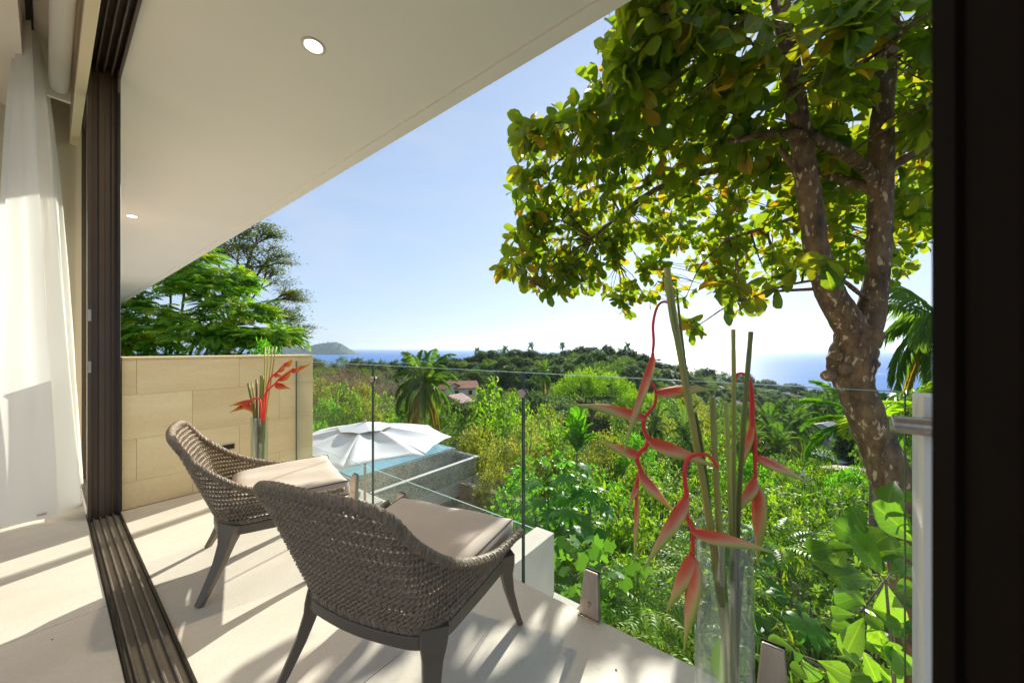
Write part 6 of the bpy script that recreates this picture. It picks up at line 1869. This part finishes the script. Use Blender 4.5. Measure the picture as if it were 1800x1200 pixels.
# ================================================================== HOUSES, BOATS
M['tile_red'] = mat('clay_roof', (0.42, 0.17, 0.10), 0.8, var=0.35, vscale=2)
M['tile_pink'] = mat('pinkish_clay_roof', (0.50, 0.30, 0.25), 0.8, var=0.3, vscale=2)
M['roof_grey'] = mat('grey_roof', (0.25, 0.23, 0.24), 0.8, var=0.3, vscale=2)
M['roof_teal'] = mat('pale_metal_roof', (0.55, 0.62, 0.64), 0.5)
M['wall_w'] = mat('house_white', (0.72, 0.66, 0.58), 0.8)
M['wall_o'] = mat('house_orange', (0.60, 0.28, 0.09), 0.8)
M['wall_t'] = mat('house_teal', (0.12, 0.34, 0.38), 0.8)
M['pane'] = mat('dark_window', (0.03, 0.04, 0.05), 0.15)
def house(px, py, t, wpx, dep, rot, rmat, wmat, label, hw=3.2, pitch=0.35, cat='house'):
    top = at(px, py, t); w = wpx*t/FPX; rise = dep/2*pitch
    z1 = top.z-rise; z0 = z1-hw; gz_ = min(ground(top.x, top.y), z0)
    root = thing('house', label, cat, (top.x, top.y, gz_)); root.rotation_euler = (0, 0, rot)
    zb = 0; zt = z1-gz_; a = w/2; b = dep/2
    MB().box(-a, a, -b, b, zb-1, zt).build('wall', wmat, root, local=True)
    e = 0.5
    MB().add([(-a-e,-b-e,zt-e*pitch),(a+e,-b-e,zt-e*pitch),(a+e,0,zt+rise),(-a-e,0,zt+rise),(-a-e,b+e,zt-e*pitch),(a+e,b+e,zt-e*pitch)],[(0,1,2,3),(3,2,5,4)]).build('roof', rmat, root, local=True).modifiers.new('t','SOLIDIFY').thickness = .18
    MB().add([(-a-.002,-b,zt),(-a-.002,b,zt),(-a-.002,0,zt+rise-.15),(a+.002,-b,zt),(a+.002,b,zt),(a+.002,0,zt+rise-.15)],[(0,1,2),(3,4,5)]).build('gable', wmat, root, local=True)
    for k in range(max(2, int(w/2.6))):
        x = -a + (k+.5)*w/max(2, int(w/2.6))
        f = MB().box(x-.55, x+.55, -b-.05, -b-.002, zt-2.0, zt-.7).build('window', M['wall_w'], root, local=True)
        o = MB().box(x-.45, x+.45, -b-.07, -b-.052, zt-1.9, zt-.8).build('pane', M['pane'], None); o.parent = f
    return root
ry = YAW
house(812, 669, 88, 46, 7, ry+.25, M['tile_red'], M['wall_w'], 'white house with a long red clay roof across the valley left of the column shrub')
house(790, 672, 84, 16, 6, ry-.5, M['tile_red'], M['wall_w'], 'small red roofed wing left of the long roofed house')
house(800, 692, 66, 26, 6, ry+.9, M['tile_pink'], M['wall_w'], 'house with a pinkish clay roof right of the coconut palm', 4)
house(770, 699, 62, 20, 5, ry-.4, M['tile_pink'], M['wall_w'], 'pink roofed building half hidden by the coconut palm')
house(1452, 742, 92, 36, 9, ry+.5, M['roof_grey'], M['wall_w'], 'grey roofed house in the valley just left of the trunk')
house(1462, 758, 88, 30, 7, ry-.2, M['roof_grey'], M['wall_w'], 'lower grey roofed wing left of the trunk')
house(1455, 795, 62, 46, 6, ry+.3, M['roof_teal'], M['wall_t'], 'teal walled house with a pale metal roof left of the trunk', 3.5, .15)
house(1418, 824, 44, 30, 5, ry-.2, M['roof_grey'], M['wall_w'], 'small grey roofed house under the pale roofed house', 3, .3)
house(1500, 824, 40, 34, 5, ry+.2, M['tile_pink'], M['wall_o'], 'orange walled house beside the trunk', 3, .2)
house(1442, 860, 33, 26, 4, ry-.3, M['tile_red'], M['wall_w'], 'small house with a dark red roof below the grey roof', 3, .25)
house(1425, 868, 31, 36, 4, ry+.7, M['roof_teal'], M['roof_teal'], 'pale blue roofed shed among the branches', 3, .15)

M['boat_w'] = mat('white_boat', (0.8, 0.8, 0.8), 0.4)
M['boat_d'] = mat('boat_cabin_glass', (0.05, 0.07, 0.1), 0.2)
M['foam'] = mat('wake_foam', (0.8, 0.85, 0.9), 0.8)
def boat(px, py, L_, rz, label):
    p = at_z(px, py, SEA)
    root = thing('boat', label, 'boat', (p.x, p.y, SEA)); root.rotation_euler = (0, 0, rz)
    a = L_/2; w = L_*.13
    MB().add([(-a,-w,0),(a*.6,-w,0),(a,0,0.2),(a*.6,w,0),(-a,w,0),(-a,-w*1.2,L_*.1),(a*.65,-w*1.2,L_*.11),(a*1.12,0,L_*.14),(a*.65,w*1.2,L_*.11),(-a,w*1.2,L_*.1)],
             [(5,6,7,8,9),(0,1,6,5),(1,2,7,6),(2,3,8,7),(3,4,9,8),(4,0,5,9)]).build('hull', M['boat_w'], root, local=True)
    MB().box(-a*.5, a*.35, -w*.8, w*.8, L_*.1, L_*.2).build('cabin', M['boat_w'], root, local=True)
    MB().box(-a*.5-.05, a*.35+.05, -w*.82, w*.82, L_*.13, L_*.165).build('cabin_window', M['boat_d'], root, local=True)
    MB().box(-a*.3, a*.1, -w*.6, w*.6, L_*.201, L_*.27).build('flybridge', M['boat_w'], root, local=True)
    mb = MB(); mb.tube([(0, 0, L_*.27), (0, 0, L_*.42)], .12, 5); mb.build('mast', M['boat_d'], root, local=True)
    return root, p
boat(1569, 686, 17, YAW, 'larger white boat at anchor on the sea right of the trunk')
bo, p = boat(1577, 660, 15, YAW-.15, 'small motor boat trailing a white wake near the right edge')
q = at_z(1541, 656.5, SEA)
d = (q-p).normalized(); s = Vector((-d.y, d.x, 0))
wk = MB().add([p+d*8+Vector((0,0,.15))-s*.6, p+d*8+Vector((0,0,.15))+s*.6, q+Vector((0,0,.15))+s*3.5, q+Vector((0,0,.15))-s*3.5], [(0,1,2,3)]).build('wake', M['foam']); prop(wk, 'thin white wake behind the small motor boat', 'wake', None, 'stuff')

# look-alikes that still share a label are told apart by their order across the view
def screen_x(o):
    v = Vector(o.location)-EYE; return v.dot(RT)/max(.1, v.dot(FW))
by = {}
for o in scene.objects:
    if o.parent is None and 'label' in o: by.setdefault(o['label'], []).append(o)
ORD = ['leftmost there', 'second from left', 'third from left', 'fourth from left', 'fifth from left', 'sixth from left', 'seventh from left', 'eighth from left']
for lb, os_ in by.items():
    if len(os_) > 1:
        for i, o in enumerate(sorted(os_, key=screen_x)):
            w_ = ORD[min(i, 7)]
            if len(re.findall(r"[\w']+", lb + ' ' + w_)) > 16: w_ = 'leftmost' if i == 0 else 'rightmost' if i == len(os_)-1 else 'middle'
            o['label'] = lb.replace('mid green', 'green') + ', ' + w_ if len(lb.split()) > 13 else lb + ', ' + w_
